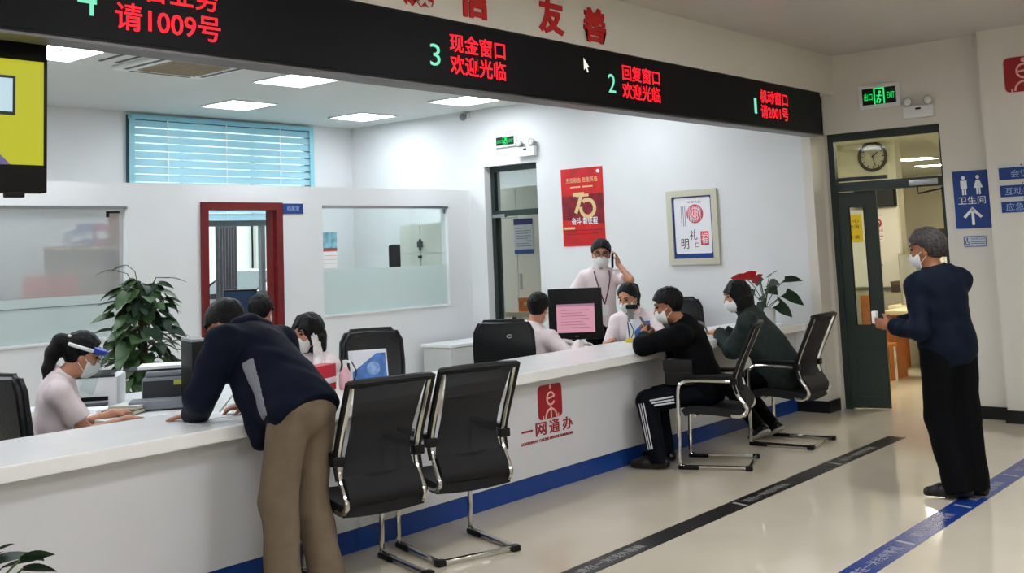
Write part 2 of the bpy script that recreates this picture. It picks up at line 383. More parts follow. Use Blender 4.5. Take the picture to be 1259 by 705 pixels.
for (x, y), lb in OFFL.items(): panel(0, x, y, CZ, M_LAMPO, lb, 'office ceiling lights')
for x, y, pl in ((1.9, 8.27, 'left of the television'), (1.9, 6.3, 'above the left end of the counter'), (4.3, 6.3, 'above the printers'), (6.73, 6.3, 'above the male clerk'), (9.0, 6.3, 'above the standing clerk'), (4.3, 9.95, 'behind the left glass panel'), (1.9, 9.95, 'in the far left back room'), (-.4, 6.3, 'added left of the counter end to brighten the room'), (-.4, 8.27, 'added in the left office corner to brighten the room')):  # the two leftmost panels are added to brighten the office
    panel(0, x, y, CZ, M_LAMPO, 'square office ceiling light out of view, ' + pl, 'office ceiling lights out of view')
for x in (-1.2, 1.4, 4.0, 6.6):
    for y, rw in ((-3.2, 'far behind the camera'), (-.6, 'just behind the camera'), (1.9, 'above the waiting lines')): panel(0, x, y, HZ, M_LAMPH, 'hall ceiling light %s, %s, out of view' % (rw, {-1.2: 'first from the left', 1.4: 'second from the left', 4.0: 'third from the left', 6.6: 'fourth from the left'}[x]), 'hall ceiling lights')

# air conditioner cassette
ac = thing('air_conditioner', 'white ceiling air conditioner cassette with beige grille', 'air conditioner', (5.45, 8.2, CZ))
part('panel', MB().box((-.45, -.42, -.03), (.45, .42, -.002), .01), M_WHITEP, ac)
g_ = MB().box((-.29, -.27, -.037), (.29, .27, -.031))
part('grille', g_, mat('beige_grille', '#b3a795', .6), ac, False)
for k in range(11):
    part('grille_bar', MB().box((-.28, -.255 + .05 * k, -.043), (.28, -.245 + .05 * k, -.037)), mat('grille_bar_m', '#a39884', .6), ac, False)
for lo, hi in (((-.40, -.3, -.034), (-.36, .3, -.0305)), ((.36, -.3, -.034), (.40, .3, -.0305)), ((-.3, -.38, -.034), (.3, -.35, -.0305)), ((-.3, .35, -.034), (.3, .38, -.0305))):
    part('louvre_slot', MB().box(lo, hi), mat('slot_dark', '#6d6c66', .7), ac, False)
av = thing('air_vent', 'slim dark slot vent in the ceiling left of the air conditioner', 'vent', (4.80, 8.12, CZ))
part('slot', MB().box((-.03, -.3, -.006), (.0, .3, -.001)), M_DKGREY, av, False)
part('slot', MB().box((.12, -.3, -.006), (.15, .3, -.001)), M_DKGREY, av, False)

# ================================================================ FASCIA AND LED BOARD
led = thing('led_display', 'long black LED queue display hanging under the white fascia', 'display', (1.0, 4.38, 2.63))
part('case', MB().box((-2.0, 0, 0), (8.92, .14, .405)), M_BLACK, led, False)
part('screen', MB().box((-1.99, -.004, .015), (8.91, 0, .392)), M_LED, led, False)
part('lower_trim', MB().box((-2.0, -.012, -.012), (8.92, .14, 0)), mat('trim_metal', '#6d6a6b', .4, metal=.6), led, False)
part('upper_trim', MB().box((-2.0, -.012, .405), (8.92, .02, .412)), mat('trim_metal', '#6d6a6b', .4, metal=.6), led, False)
def lt(name, body, x, z, w, h, m, bold=0):
    text(name, body, .1, (x - 1.0, -.005, z - 2.63), XP, ZU, m, led, .0008, bold, fit=(w, h))
lt('window_number', '4', 2.385, 2.742, .088, .16, M_LEDG)
lt('upper_message', '综合业务', 2.56, 2.845, .54, .125, M_LEDR, .001)
lt('lower_message', '请1009号', 2.56, 2.70, .55, .125, M_LEDR, .001)
lt('window_number', '3', 4.55, 2.745, .085, .13, M_LEDG)
lt('upper_message', '现金窗口', 4.72, 2.845, .51, .115, M_LEDR, .001)
lt('lower_message', '欢迎光临', 4.72, 2.712, .51, .118, M_LEDR, .001)
lt('window_number', '2', 6.355, 2.738, .09, .135, M_LEDG)
lt('upper_message', '回复窗口', 6.54, 2.845, .50, .115, M_LEDR, .001)
lt('lower_message', '欢迎光临', 6.53, 2.712, .51, .118, M_LEDR, .001)
lt('window_number', '1', 8.55, 2.742, .045, .135, M_LEDG)
lt('upper_message', '机动窗口', 8.67, 2.845, .53, .12, M_LEDR, .001)
lt('lower_message', '请2001号', 8.67, 2.712, .53, .12, M_LEDR, .001)
cz = [(0, 0), (0, -.085), (.022, -.066), (.038, -.10), (.052, -.093), (.036, -.060), (.062, -.060)]
part('pointer_mark', MB().poly([(5.07 + a, -.0045, .325 + b) for a, b in cz], (0, -.0008, 0)), M_LEDW, led, False)
fx = thing('fascia_lettering', 'large red raised characters on the white fascia above the LED display', 'lettering', (4.3, 4.358, 3.07))
for ch, x in (('诚', 0.0), ('信', .49), ('友', 1.265), ('善', 1.755)):
    text('character', ch, .1, (x, 0, .0), XP, ZU, M_RED, fx, .008, .0035, fit=(.27, .25))

# television
tv = thing('television', 'black wall television showing a yellow screen at the top left', 'television', (1.75, 4.6, 1.985))
part('body', MB().box((-.62, 0, 0), (.62, .06, .66), .008), M_BLACK, tv)
part('screen', MB().box((-.60, -.003, .12), (.60, 0, .572)), mat('tv_yellow', '#b9bb17', .4, emit=.75), tv, False)
part('screen_drawing', MB().box((.33, -.005, .33), (.475, -.004, .50)), mat('tv_navy', '#0e1a38', .4, emit=.3), tv, False)
part('screen_drawing', MB().box((.33, -.0065, .345), (.462, -.0055, .488)), mat('tv_pale', '#bcd7e2', .4, emit=.8), tv, False)
part('screen_drawing', MB().box((.33, -.005, .50), (.385, -.004, .53)), mat('tv_navy', '#0e1a38', .4, emit=.3), tv, False)
part('screen_drawing', MB().poly([(.33, -.004, .235), (.455, -.004, .12), (.33, -.004, .12)], (0, -.001, 0)), mat('tv_violet', '#6f64a6', .4, emit=.6), tv, False)
part('sensor', MB().box((.44, -.004, -.02), (.52, .03, .003), .005), M_BLACK, tv)
part('hanger', MB().cone((-.1, .04, .64), (-.1, .04, 1.36), .03), M_DKGREY, tv)

# ================================================================ COUNTER
ct = thing('service_counter', 'long white service counter with blue kick plate', 'counter', (1, 4.8, 0))
part('front_panel', MB().box((-1.5, .02, .13), (8.955, .07, .77)), M_CFRONT, ct, False)
part('kick_plate', MB().box((-1.5, .035, 0), (8.955, .08, .13)), M_BLUE, ct, False)
part('counter_top', MB().box((-1.5, -.10, .77), (8.955, .63, .84), .008), M_COUNTER, ct, False)
for x in (-1.45, 1.5, 4.5, 8.9):
    part('support', MB().box((x, .07, 0), (x + .04, .6, .77)), M_WHITEP, ct, False)
lg = thing('counter_logo', 'red rounded square emblem with red lettering on the counter front', 'logo', (5.76, 4.818, .32))
def rrect(x0, x1, z0, z1, r, y, n=5):
    pts = []
    for cx_, cz_, a0 in ((x1 - r, z1 - r, 0), (x0 + r, z1 - r, 90), (x0 + r, z0 + r, 180), (x1 - r, z0 + r, 270)):
        for k in range(n + 1):
            a = math.radians(a0 + 90 * k / n); pts.append((cx_ + r * math.cos(a), y, cz_ + r * math.sin(a)))
    return pts
def arc(cx_, cz_, r, a0, a1, y, n=16): return [(cx_ + r * math.cos(math.radians(a0 + (a1 - a0) * k / n)), y, cz_ + r * math.sin(math.radians(a0 + (a1 - a0) * k / n))) for k in range(n + 1)]
M_LOGOP = mat('logo_pink', '#f0b9ae', .5)
part('plate', MB().poly(rrect(.20, .465, .165, .395, .035, 0), (0, -.004, 0)), M_LOGO, lg, False)
part('head_dot', MB().ball((.335, -.005, .378), (.012, .003, .014)).box((.332, -.007, .385), (.338, -.004, .397)), M_LOGOP, lg)
part('letter_ring', MB().tube(arc(.335, .300, .042, 20, 330, -.005), .007, 6).tube([(.297, -.005, .300), (.374, -.005, .312)], .006, 6), M_LOGOP, lg)
part('body_arc', MB().tube(arc(.335, .168, .062, 0, 180, -.005), .007, 6).tube([(.335, -.005, .17), (.335, -.005, .245)], .006, 6).box((.244, -.007, .166), (.252, -.004, .19)).box((.413, -.007, .166), (.421, -.004, .19)), M_LOGOP, lg)
for k, ch in enumerate('一网通办'):
    text('character', ch, .1, (.015 + .15 * k, 0, .062 if ch != '一' else .105), XP, ZU, M_LOGO, lg, .003, .001, fit=(.115, .088 if ch != '一' else .012))
text('caption', 'GOVERNMENT ONLINE-OFFLINE SHANGHAI', .05, (.0, 0, .022), XP, ZU, M_LOGO, lg, .002, fit=(.575, .02))

# ================================================================ FLOOR TAPES
M_TTXT = mat('tape_text', '#9c9a98', .4)
t1 = thing('floor_tape', 'black floor tape line nearest the counter', 'tape', (3, 3.52, .0))
part('strip', MB().box((-2, -.075, .0003), (6.02, .075, .0018)), mat('tape_black', '#120d10', .3, spec=.25), t1, False)
for x in (1.82, 3.6, 5.1): text('lettering', '请在一米线外等候', .075, (x - .2, -.03, .0019), XP, (0, 1, 0), M_TTXT, t1, .0002)
for x in (3.30, 4.75): part('mark', MB().poly([(x, -.06, .0019), (x + .03, -.06, .0019), (x + .06, .05, .0019), (x + .03, .05, .0019)], (0, 0, .0003)), M_TTXT, t1, False)
t2 = thing('floor_tape', 'blue floor tape line under the standing man in navy', 'tape', (4, 2.335, .0))
part('strip', MB().box((-3, -.078, .0003), (5.9, .078, .0018)), mat('tape_blue', '#16357f', .25), t2, False)
for x in (1.28, 2.12, 3.1, 4.1): text('lettering', '请在一米线外等候', .075, (x, -.03, .0019), XP, (0, 1, 0), M_TTXT, t2, .0002)
for x in (1.95, 2.9, 3.9): part('mark', MB().poly([(x, -.06, .0019), (x + .03, -.06, .0019), (x + .06, .05, .0019), (x + .03, .05, .0019)], (0, 0, .0003)), M_TTXT, t2, False)

# ================================================================ SIGNS ON THE HALL END WALL
def plaque(name, label, cat, X, y0, y1, z0, z1, m, th=.012, group=None):
    """board on a wall facing -X; local x runs toward -Y from y1 (the viewer's left)"""
    t = thing(name, label, cat, (X, (y0 + y1) / 2, z0), -math.pi / 2, group)
    w = y1 - y0
    part('board', MB().box((-w/2, -th, 0), (w/2, 0, z1 - z0), .002), m, t, False)
    return t, w
t, w = plaque('restroom_sign', 'blue restroom sign with two white figures and an arrow', 'sign', HX, 2.975, 3.285, 1.68, 2.197, M_SIGNB)
for sx, fem in ((-.06, 0), (.065, 1)):
    fg = MB().ball((sx, -.014, .455), (.016, .003, .018))
    if fem: fg.poly([(sx - .015, -.012, .43), (sx - .04, -.012, .36), (sx + .04, -.012, .36), (sx + .015, -.012, .43)], (0, -.003, 0))
    else: fg.box((sx - .028, -.015, .36), (sx + .028, -.012, .43))
    fg.box((sx - .018, -.015, .30), (sx - .003, -.012, .365)).box((sx + .003, -.015, .30), (sx + .018, -.012, .365))
    part('figure', fg, M_SIGNW, t, False)
text('lettering', '卫生间', .1, (-.12, -.0125, .215), XP, ZU, M_SIGNW, t, .001, fit=(.24, .07))
part('arrow', MB().box((-.012, -.015, .03), (.012, -.012, .17)).poly([(-.085, -.012, .105), (0, -.012, .19), (.085, -.012, .105), (.065, -.012, .09), (0, -.012, .155), (-.065, -.012, .09)], (0, -.003, 0)), M_SIGNW, t, False)
t, w = plaque('notice_plate', 'small white accessibility plate below the restroom sign', 'sign', HX, 3.03, 3.235, 1.51, 1.615, mat('pale_plate', '#c6ccd8', .4), .006)
part('border', MB().tube(rrect(-.095, .095, .008, .097, .015, -.007), .003, 5, closed=True), M_SIGNB, t)
part('wheelchair_mark', MB().tube(arc(-.065, .042, .018, 100, 360, -.007), .0035, 5).ball((-.066, -.007, .078), (.007, .002, .007)).tube([(-.066, -.007, .07), (-.063, -.007, .045), (-.045, -.007, .043)], .0035, 5), M_SIGNB, t)
text('lettering', '无障碍卫生间', .1, (-.035, -.0065, .066), XP, ZU, M_SIGNB, t, .0006, fit=(.12, .018))
part('text_line', MB().box((-.035, -.0075, .045), (.085, -.006, .05)).box((-.035, -.0075, .03), (.085, -.006, .035)), M_SIGNB, t, False)
for k, (z0, z1, tx, lb) in enumerate(((2.08, 2.195, '会议室', 'top blue name plate on the white column at the right'), (1.93, 2.04, '互动办公区', 'middle blue name plate on the white column at the right'), (1.795, 1.90, '应急处置', 'bottom blue name plate on the white column at the right'))):
    t, w = plaque('direction_sign', lb, 'sign', 10.05, 2.25, 2.85, z0, z1 + .03, mat('plate_rail', '#cfd0d2', .4), .008, 'blue name plates on the column')
    part('blue_strip', MB().box((-.288, -.011, .006), (.288, -.008, z1 - z0 - .004)), M_SIGNB, t, False)
    text('lettering', tx, .1, (-.19 if k == 0 else -.25, -.0115, .022), XP, ZU, mat('sign_pale', '#9fb4dd', .4), t, .0008, fit=(.075 * len(tx), .065))
    part('pin', MB().ball((-.1, -.01, z1 - z0 + .012), .006, 8, 6), M_BLACK, t)
t = thing('column_logo', 'dark red rounded emblem on the white column at the top right', 'logo', (10.05, 2.56, 2.84), -math.pi / 2)
part('plate', MB().poly(rrect(-.165, .165, 0, .305, .045, 0), (0, -.006, 0)), M_LOGO, t, False)
part('head_dot', MB().ball((.0, -.008, .275), (.02, .004, .022)), M_LOGOP, t)
part('letter_ring', MB().tube(arc(.0, .18, .06, 20, 330, -.008), .009, 6).tube([(-.055, -.008, .175), (.055, -.008, .19)], .008, 6), M_LOGOP, t)
part('body_arc', MB().tube(arc(.0, .01, .082, 0, 180, -.008), .009, 6).tube([(0, -.008, .01), (0, -.008, .10)], .008, 6).box((-.115, -.009, .0), (-.1, -.004, .03)), M_LOGOP, t)

M_EXG = mat('exit_green', '#19d266', .4, emit=1.1); M_EXD = mat('exit_dark', '#06160e', .4)
def exit_sign(X, y0, y1, z0, z1, label):
    t, w = plaque('exit_sign', label, 'exit sign', X, y0, y1, z0, z1, M_WHITEP, .025)
    h = z1 - z0; b = h * .16
    part('panel', MB().box((-w/2 + b, -.028, b), (w/2 - b, -.025, h - b)), M_EXD, t, False)
    part('running_figure', MB().box((-h*.22, -.030, b), (-h*.16, -.028, h - b)).box((h*.18, -.030, b), (h*.24, -.028, h - b)).box((-h*.22, -.030, h - b - .012), (h*.24, -.028, h - b)).ball((.01, -.029, h*.66), (.013, .002, .013)).tube([(.01, -.029, h*.58), (-.01, -.029, h*.42), (.015, -.029, h*.33), (.0, -.029, h*.2)], .008, 5).tube([(-.01, -.029, h*.42), (-.025, -.029, h*.22)], .007, 5).tube([(-.025, -.029, h*.52), (.03, -.029, h*.5)], .006, 5), M_EXG, t)
    text('lettering', 'EXIT', .1, (h*.34, -.0285, h*.36), XP, ZU, M_EXG, t, .0006, fit=(w*.5 - b - h*.40, h*.26))
    text('lettering', '出口', .1, (-w/2 + b*1.5, -.0285, h*.34), XP, ZU, M_EXG, t, .0006, fit=(w*.5 - b - h*.36, h*.3))
def twin_lamp(X, y, z0, label):
    t = thing('emergency_light', label, 'emergency light', (X, y, z0), -math.pi / 2)
    part('battery_box', MB().box((-.14, -.07, 0), (.14, 0, .11), .012), M_WHITEP, t)
    part('indicator', MB().box((-.02, -.073, .075), (.03, -.069, .092)), M_BLACK, t, False)
    for sx in (-.09, .10):
        hd = part('lamp_head', MB().cone((sx, -.02, .16), (sx, -.07, .155), .03, .045, 16), M_STEEL, t)
        part('lens', MB().ball((sx, -.07, .155), (.036, .012, .036)), mat('lamp_lens', '#d8dcd8', .1, spec=.8), hd)
        part('bracket', MB().cone((sx, -.03, .105), (sx, -.03, .15), .008), M_WHITEP, hd)
exit_sign(HX, 3.70, 4.10, 2.855, 3.085, 'lit green exit sign above the hall doorway')
twin_lamp(HX, 3.53, 2.72, 'twin headed emergency light above the hall doorway')
exit_sign(EX, 8.21, 8.53, 2.875, 3.02, 'small green exit sign above the office side door')
twin_lamp(EX, 8.04, 2.735, 'twin headed emergency light above the office side door')
sd = thing('security_camera', 'small white dome camera high on the office end wall', 'camera', (EX, 9.0, 3.28), -math.pi/2)
part('mount', MB().box((-.07, -.03, 0), (.07, 0, .08), .01), M_WHITEP, sd)
part('dome', MB().ball((0, -.06, .02), .045), M_GREYP, sd)

# red poster
t = thing('red_poster', 'red poster with gold numerals on the office end wall', 'poster', (EX, 7.285, 1.666), -math.pi / 2)
part('sheet', MB().box((-.29, -.006, 0), (.29, -.001, .875)), mat('poster_red', '#c81a1c', .45, noise=.25, scale=5), t, False)
M_GOLD = mat('gold_print', '#dcc08a', .4)
part('dark_print', MB().poly([(-.28, -.006, .30), (.28, -.006, .24), (.28, -.006, .58), (-.28, -.006, .56)], (0, -.0006, 0)), mat('poster_dark', '#7a1020', .45, noise=.5, scale=7), t, False)
text('numeral', '7', .1, (-.13, -.0075, .36), XP, ZU, M_GOLD, t, .0006, .002, fit=(.16, .24))
part('numeral', MB().tube(arc(.07, .42, .095, 130, -190, -.0075, 24), .022, 6, .1), M_GOLD, t)
part('numeral', MB().box((-.08, -.0078, .55), (.09, -.0068, .58)), M_GOLD, t, False)
text('lettering', '无偿献血 致敬英雄', .1, (-.22, -.007, .71), XP, ZU, M_GOLD, t, .0005, fit=(.44, .06))
text('lettering', '奋斗 新征程', .1, (-.16, -.0075, .24), XP, ZU, M_SIGNW, t, .0006, .001, fit=(.36, .08))
part('gold_line', MB().box((-.16, -.007, .655), (-.02, -.006, .67)).box((.01, -.007, .655), (.15, -.006, .67)).box((-.28, -.007, .19), (-.12, -.006, .215)), M_GOLD, t, False)
part('corner_mark', MB().ball((.23, -.006, .825), (.025, .001, .02)), M_SIGNW, t)
part('lower_print', MB().box((-.24, -.007, .17), (.26, -.006, .18)).box((-.24, -.007, .13), (.2, -.006, .138)), mat('poster_dark', '#7a1020'), t, False)

# framed picture
t = thing('framed_notice', 'pale gilt framed civility notice on the office end wall', 'picture', (EX, 5.875, 1.425), -math.pi / 2)
MF = mat('pale_gilt', '#c9c6b2', .4, metal=.2); fw = .065
for nm, pts in (('frame_side', [(-.30, 0), (-.30, .775), (-.30 + fw, .775 - fw), (-.30 + fw, fw)]), ('frame_side', [(.30, 0), (.30 - fw, fw), (.30 - fw, .775 - fw), (.30, .775)]),
                ('frame_side', [(-.30, .775), (.30, .775), (.30 - fw, .775 - fw), (-.30 + fw, .775 - fw)]), ('frame_side', [(-.30, 0), (-.30 + fw, fw), (.30 - fw, fw), (.30, 0)])):
    part(nm, MB().poly([(a, -.002, b) for a, b in pts], (0, -.03, 0)), MF, t, False)
part('backing', MB().box((-.24, -.012, .06), (.24, -.004, .715)), M_SIGNB, t, False)
part('sheet', MB().poly(rrect(-.215, .215, .115, .695, .02, -.012), (0, -.001, 0)), mat('print_white', '#e6e6ea', .5), t, False)
M_SEALR = mat('seal_red', '#d2404e', .5)
part('seal', MB().cone((.03, -.013, .525), (.03, -.0145, .525), .098, n=28), M_SEALR, t, False)
for k in range(9): part('seal_line', MB().box((-.05 + .018*k, -.0155, .525 - .085*math.cos((k-4)/5)), (-.044 + .018*k, -.0148, .525 + .085*math.cos((k-4)/5))), mat('print_white', '#e6e6ea'), t, False)
for k, r in enumerate((.03, .06)): part('seal_ring', MB().tube(arc(.03, .525, r, 0, 360, -.015, 24), .004, 5), mat('print_white', '#e6e6ea'), t)
text('character', '明', .1, (-.15, -.0135, .165), XP, ZU, M_BLACK, t, .0006, fit=(.09, .105))
text('character', '礼', .1, (-.045, -.0135, .255), XP, ZU, M_BLACK, t, .0006, fit=(.09, .105))
text('character', '仁', .1, (.01, -.0135, .175), XP, ZU, M_BLACK, t, .0006, fit=(.05, .06))
part('red_stamp', MB().box((.085, -.0145, .20), (.18, -.013, .34)), M_SEALR, t, False)
text('stamp_character', '福', .1, (.095, -.0148, .215), XP, ZU, mat('print_white', '#e6e6ea'), t, .0004, fit=(.075, .11))
for k in range(3): part('text_column', MB().box((-.135 + .022*k, -.0145, .40), (-.128 + .022*k, -.013, .61)), M_GREYP, t, False)
text('caption', '中华礼仪', .1, (-.05, -.0135, .635), XP, ZU, M_DKGREY, t, .0005, fit=(.16, .025))

# blue door plate and wall calendar on the partition
t = thing('door_plate', 'small blue name plate beside the red door frame', 'sign', (7.115, PY0, 2.117))
part('board', MB().box((0, -.012, 0), (.26, -.001, .108), .002), M_SIGNB, t, False)
text('lettering', '档案室', .1, (.05, -.0125, .03), XP, ZU, mat('sign_pale', '#9fb4dd', .4), t, .0006, fit=(.16, .05))
part('top_edge', MB().box((-.003, -.013, .105), (.263, -.001, .115)), M_WHITEP, t, False)
t = thing('wall_calendar', 'small calendar with a colourful picture behind the right glass panel', 'calendar', (7.66, PY0 + .028, 1.60))
part('picture', MB().box((0, -.008, .12), (.19, -.002, .32)), mat('calendar_picture', '#7fb7c8', .5, noise=.5, scale=14), t, False)
part('picture_band', MB().box((.0, -.009, .12), (.19, -.008, .155)), mat('calendar_red', '#a9544c', .5, noise=.5, scale=22), t, False)
part('date_sheet', MB().box((0, -.006, -.06), (.19, -.002, .115)), M_PAPER, t, False)
part('date_line', MB().box((.01, -.0075, .07), (.18, -.006, .075)).box((.01, -.0075, .03), (.18, -.006, .034)).box((.01, -.0075, -.01), (.18, -.006, -.006)), mat('date_orange', '#c9a78a'), t, False)

# ================================================================ VISITOR CHAIRS
def curve_pts(pts, n):
    out = []; L = len(pts)
    for i in range(L - 1):
        p0, p1, p2, p3 = (np.array(pts[j]) for j in (max(i-1, 0), i, i+1, min(i+2, L-1)))
        for k in range(n):
            t = k / n; out.append(.5 * ((2*p1) + (p2-p0)*t + (2*p0-5*p1+4*p2-p3)*t*t + (3*p1-p0-3*p2+p3)*t**3))
    out.append(np.array(pts[-1])); return out
BACK = [(-.335, 1.03), (-.265, .88), (-.20, .74), (-.165, .63), (-.185, .54), (-.235, .465), (-.245, .42), (-.205, .385), (-.14, .385)]
def visitor_chair(label):
    t = thing('cantilever_chair', label, 'chair', (0, 0, 0), 0, 'visitor chairs at the counter')
    hw = .222
    for s in (-1, 1):
        part('back_rail', MB().tube([(s * hw, y, z) for y, z in BACK], .0155, 8, smooth=5), M_CHROME, t)
        part('back_edge', MB().tube([(s * (hw + .021), y - .002, z + .004) for y, z in BACK[:5]], [.016, .016, .014, .012, .008], 6, smooth=5), M_BLACK, t)
        part('arm_tube', MB().tube([(s*hw, -.17, .632), (s*(hw+.012), -.05, .638), (s*(hw+.016), .14, .642), (s*(hw+.016), .215, .625), (s*(hw+.016), .245, .57), (s*(hw+.014), .255, .30), (s*(hw+.012), .262, .07), (s*(hw+.01), .25, .028), (s*(hw+.01), .20, .018)], .015, 8, smooth=5), M_CHROME, t)
        part('arm_pad', MB().box((s*(hw+.016) - .024, -.165, .655), (s*(hw+.016) + .024, .20, .685), .012), M_BLACK, t)
        part('arm_clamp', MB().box((s*(hw+.01) - .028, -.19, .61), (s*(hw+.01) + .034, -.14, .66), .008), M_BLACK, t)
        part('foot_pad', MB().box((s*(hw+.01) - .022, .12, .0), (s*(hw+.01) + .022, .275, .03), .01), M_BLACK, t)
        part('rear_cap', MB().box((s*(hw+.01) - .026, -.268, .0), (s*(hw+.01) + .026, -.215, .034), .008), M_BLACK, t)
    part('floor_frame', MB().tube([(-(hw+.01), .2, .017), (-(hw+.01), -.22, .017), (-(hw-.02), -.245, .017), (hw-.02, -.245, .017), (hw+.01, -.22, .017), (hw+.01, .2, .017)], .016, 8), M_CHROME, t)
    prof = curve_pts(BACK[:5], 5)
    G = []
    for k, (y, z) in enumerate(prof):
        w = .205 - .028 * math.sin(math.pi * min(1, k / 19))
        G.append([(-w + 2 * w * j / 8, y - .025 * (1 - ((j - 4) / 4) ** 2) + .01, z) for j in range(9)])
    part('backrest', MB().grid(G, .012), M_MESH, t)
    lowp = curve_pts([BACK[4], BACK[5], (-.215, .44)], 4); G = []
    for y, z in lowp: G.append([(-.208 + .416 * j / 4, y + .015, z) for j in range(5)])
    part('lower_back', MB().grid(G, .035), M_SEAT, t)
    part('top_rail', MB().tube([(-.238, -.325, 1.025), (-.15, -.350, 1.032), (0, -.360, 1.034), (.15, -.350, 1.032), (.238, -.325, 1.025)], .021, 8, smooth=4), M_BLACK, t)
    G = []
    for y, z in curve_pts([(-.23, .425), (-.12, .432), (.05, .45), (.18, .452), (.235, .425)], 4):
        G.append([(-.225 + .45 * j / 6, y, z - .012 * (1 - ((j - 3) / 3) ** 2)) for j in range(7)])
    part('seat', MB().grid(G, .055), M_SEAT, t)
    for y in (.13, -.14): part('seat_bar', MB().tube([(-.235, y, .387), (.235, y, .387)], .012, 8), M_CHROME, t)
    return t
def yaw(f): return math.atan2(-f[0], f[1])       # local +Y -> direction f
vc = visitor_chair('empty black mesh cantilever chair beside the man bending over the counter')
vc.location = (4.00, 4.43, 0); vc.rotation_euler.z = yaw((.26, .96))
for loc, f, lb in (((4.63, 4.37, 0), (.32, .945), 'empty black mesh cantilever chair left of the red counter emblem'),
                   ((7.40, 4.25, 0), (-.36, .93), 'black mesh cantilever chair holding the visitor in black'),
                   ((8.42, 4.15, 0), (-.06, .99), 'black mesh cantilever chair holding the visitor in the grey coat')):
    c = copy_tree(vc); c['label'] = lb; c.location = loc; c.rotation_euler.z = yaw(f)

# ================================================================ STAFF CHAIRS
def exec_chair(label):
    t = thing('office_chair', label, 'chair', (0, 0, 0), 0, 'staff chairs behind the counter')
    m = Matrix.Translation((0, -.27, .5)) @ Matrix.Rotation(math.radians(10), 4, 'X')
    G = []
    for i in range(13):
        v = i / 12; z = .62 * v; w = .26 - .03 * abs(v - .55) - (.05 * max(0, v - .85) / .15)
        G.append([(w * (j - 5) / 5, -.03 * (1 - ((j - 5) / 5) ** 2) - .05 * math.sin(v * 3.1) * .5, z) for j in range(11)])
    mb = MB().grid(G, .09); bmesh.ops.bevel(mb.bm, geom=[e for e in mb.bm.edges if e.calc_face_angle(0) > 1.0], offset=.03, segments=3, affect='EDGES')
    bmesh.ops.transform(mb.bm, matrix=m, verts=mb.bm.verts)
    bk = part('backrest', mb, M_LEATHER, t)
    for x in (-.10, .10): part('seam', MB().tube([m @ Vector((x, -.055 + .1, .06 + .1 * k)) for k in range(6)], .005, 5), M_LEATHER, bk)
    part('emblem', MB().tube([m @ Vector((.05 + .02 * math.cos(a * .5236), -.088, .50 + .012 * math.sin(a * .5236))) for a in range(12)], .005, 5, closed=True), M_STEEL, bk)
    part('seat', MB().box((-.26, -.25, .42), (.26, .26, .52), .04, seg=3), M_LEATHER, t)
    for s in (-1, 1):
        part('armrest', MB().tube([(s*.27, -.22, .47), (s*.31, -.2, .66), (s*.31, .12, .68), (s*.29, .18, .5)], .022, 8, smooth=4), M_BLACK, t)
    part('gas_lift', MB().cone((0, 0, .08), (0, 0, .43), .028), M_CHROME, t)
    b = part('star_base', MB().ball((0, 0, .09), (.05, .05, .03)), M_BLACK, t)
    for k in range(5):
        a = math.radians(72 * k + 20); part('spoke', MB().tube([(0, 0, .09), (.29*math.cos(a), .29*math.sin(a), .065)], [.025, .014], 6).ball((.29*math.cos(a), .29*math.sin(a), .03), .03, 8, 6), M_BLACK, b)
    return t
ec = exec_chair('black leather office chair behind the seated male clerk'); ec.location = (7.02, 5.98, 0); ec.rotation_euler.z = yaw((.80, .60))
for loc, f, lb in (((5.62, 6.02, 0), (-.55, -.83), 'empty black leather office chair behind the blue card stand'),
                   ((3.20, 6.12, 0), (.97, .1), 'black office chair behind the clerk in the face shield'),
                   ((9.42, 5.74, 0), (-.8, -.6), 'black office chair behind the visitor in black, near the framed notice')):
    c = copy_tree(ec); c['label'] = lb; c.location = loc; c.rotation_euler.z = yaw(f)

# ================================================================ DESKS AND EQUIPMENT
def desk(label, x0, x1, y0, y1, z=.74, panel_left=True):
    t = thing('office_desk', label, 'desk', (x0, y0, 0)); w = x1 - x0; d = y1 - y0
    part('desk_top', MB().box((0, 0, z - .035), (w, d, z), .004), M_WHITEP, t, False)
    part('side_panel', MB().box((.04, .04, 0), (.065, d - .03, z - .035)), M_CAB, t, False)
    part('side_panel', MB().box((w - .065, .04, 0), (w - .04, d - .03, z - .035)), M_CAB, t, False)
    part('back_panel', MB().box((.065, d - .06, .2), (w - .065, d - .04, z - .035)), M_CAB, t, False)
    part('drawer_unit', MB().box((w - .5, .06, .05), (w - .08, d - .07, z - .04)), M_CAB, t, False)
    return t
desk('white desk carrying the printers beside the clerk in the face shield', 3.55, 5.15, 5.95, 7.35)
desk('white desk carrying the large black monitor behind the counter', 7.25, 8.15, 5.5, 6.1, .76)

# grey printer: front faces -Y/-X
def mono(o, rz, parts_): pass
p = thing('printer', 'grey printer with open feed tray behind the counter', 'printer', (4.10, 6.52, .74), math.radians(-38))
part('body', MB().box((-.08, -.12, 0), (.30, .20, .19), .02), M_GREYP, p)
part('top_cover', MB().box((-.06, -.10, .19), (.28, .18, .225), .018), M_GREYP, p)
part('side_panel', MB().box((.22, -.135, .0), (.32, .21, .205), .02), mat('mid_grey', '#666c74', .45), p)
part('output_slot', MB().box((-.07, -.124, .06), (.21, -.118, .17)), M_DKGREY, p, False)
part('front_tray', MB().box((-.14, -.30, .01), (.20, -.12, .065), .012), M_GREYP, p)
part('label_sticker', MB().box((.12, -.129, .14), (.19, -.1245, .17)), mat('sticker_yellow', '#c5c65a', .5), p, False)
part('lever', MB().box((.18, -.14, .07), (.20, -.123, .13)), M_WHITEP, p, False)
p = thing('printer', 'white printer with a black top tray left of the grey printer', 'printer', (3.92, 6.98, .74), math.radians(-38))
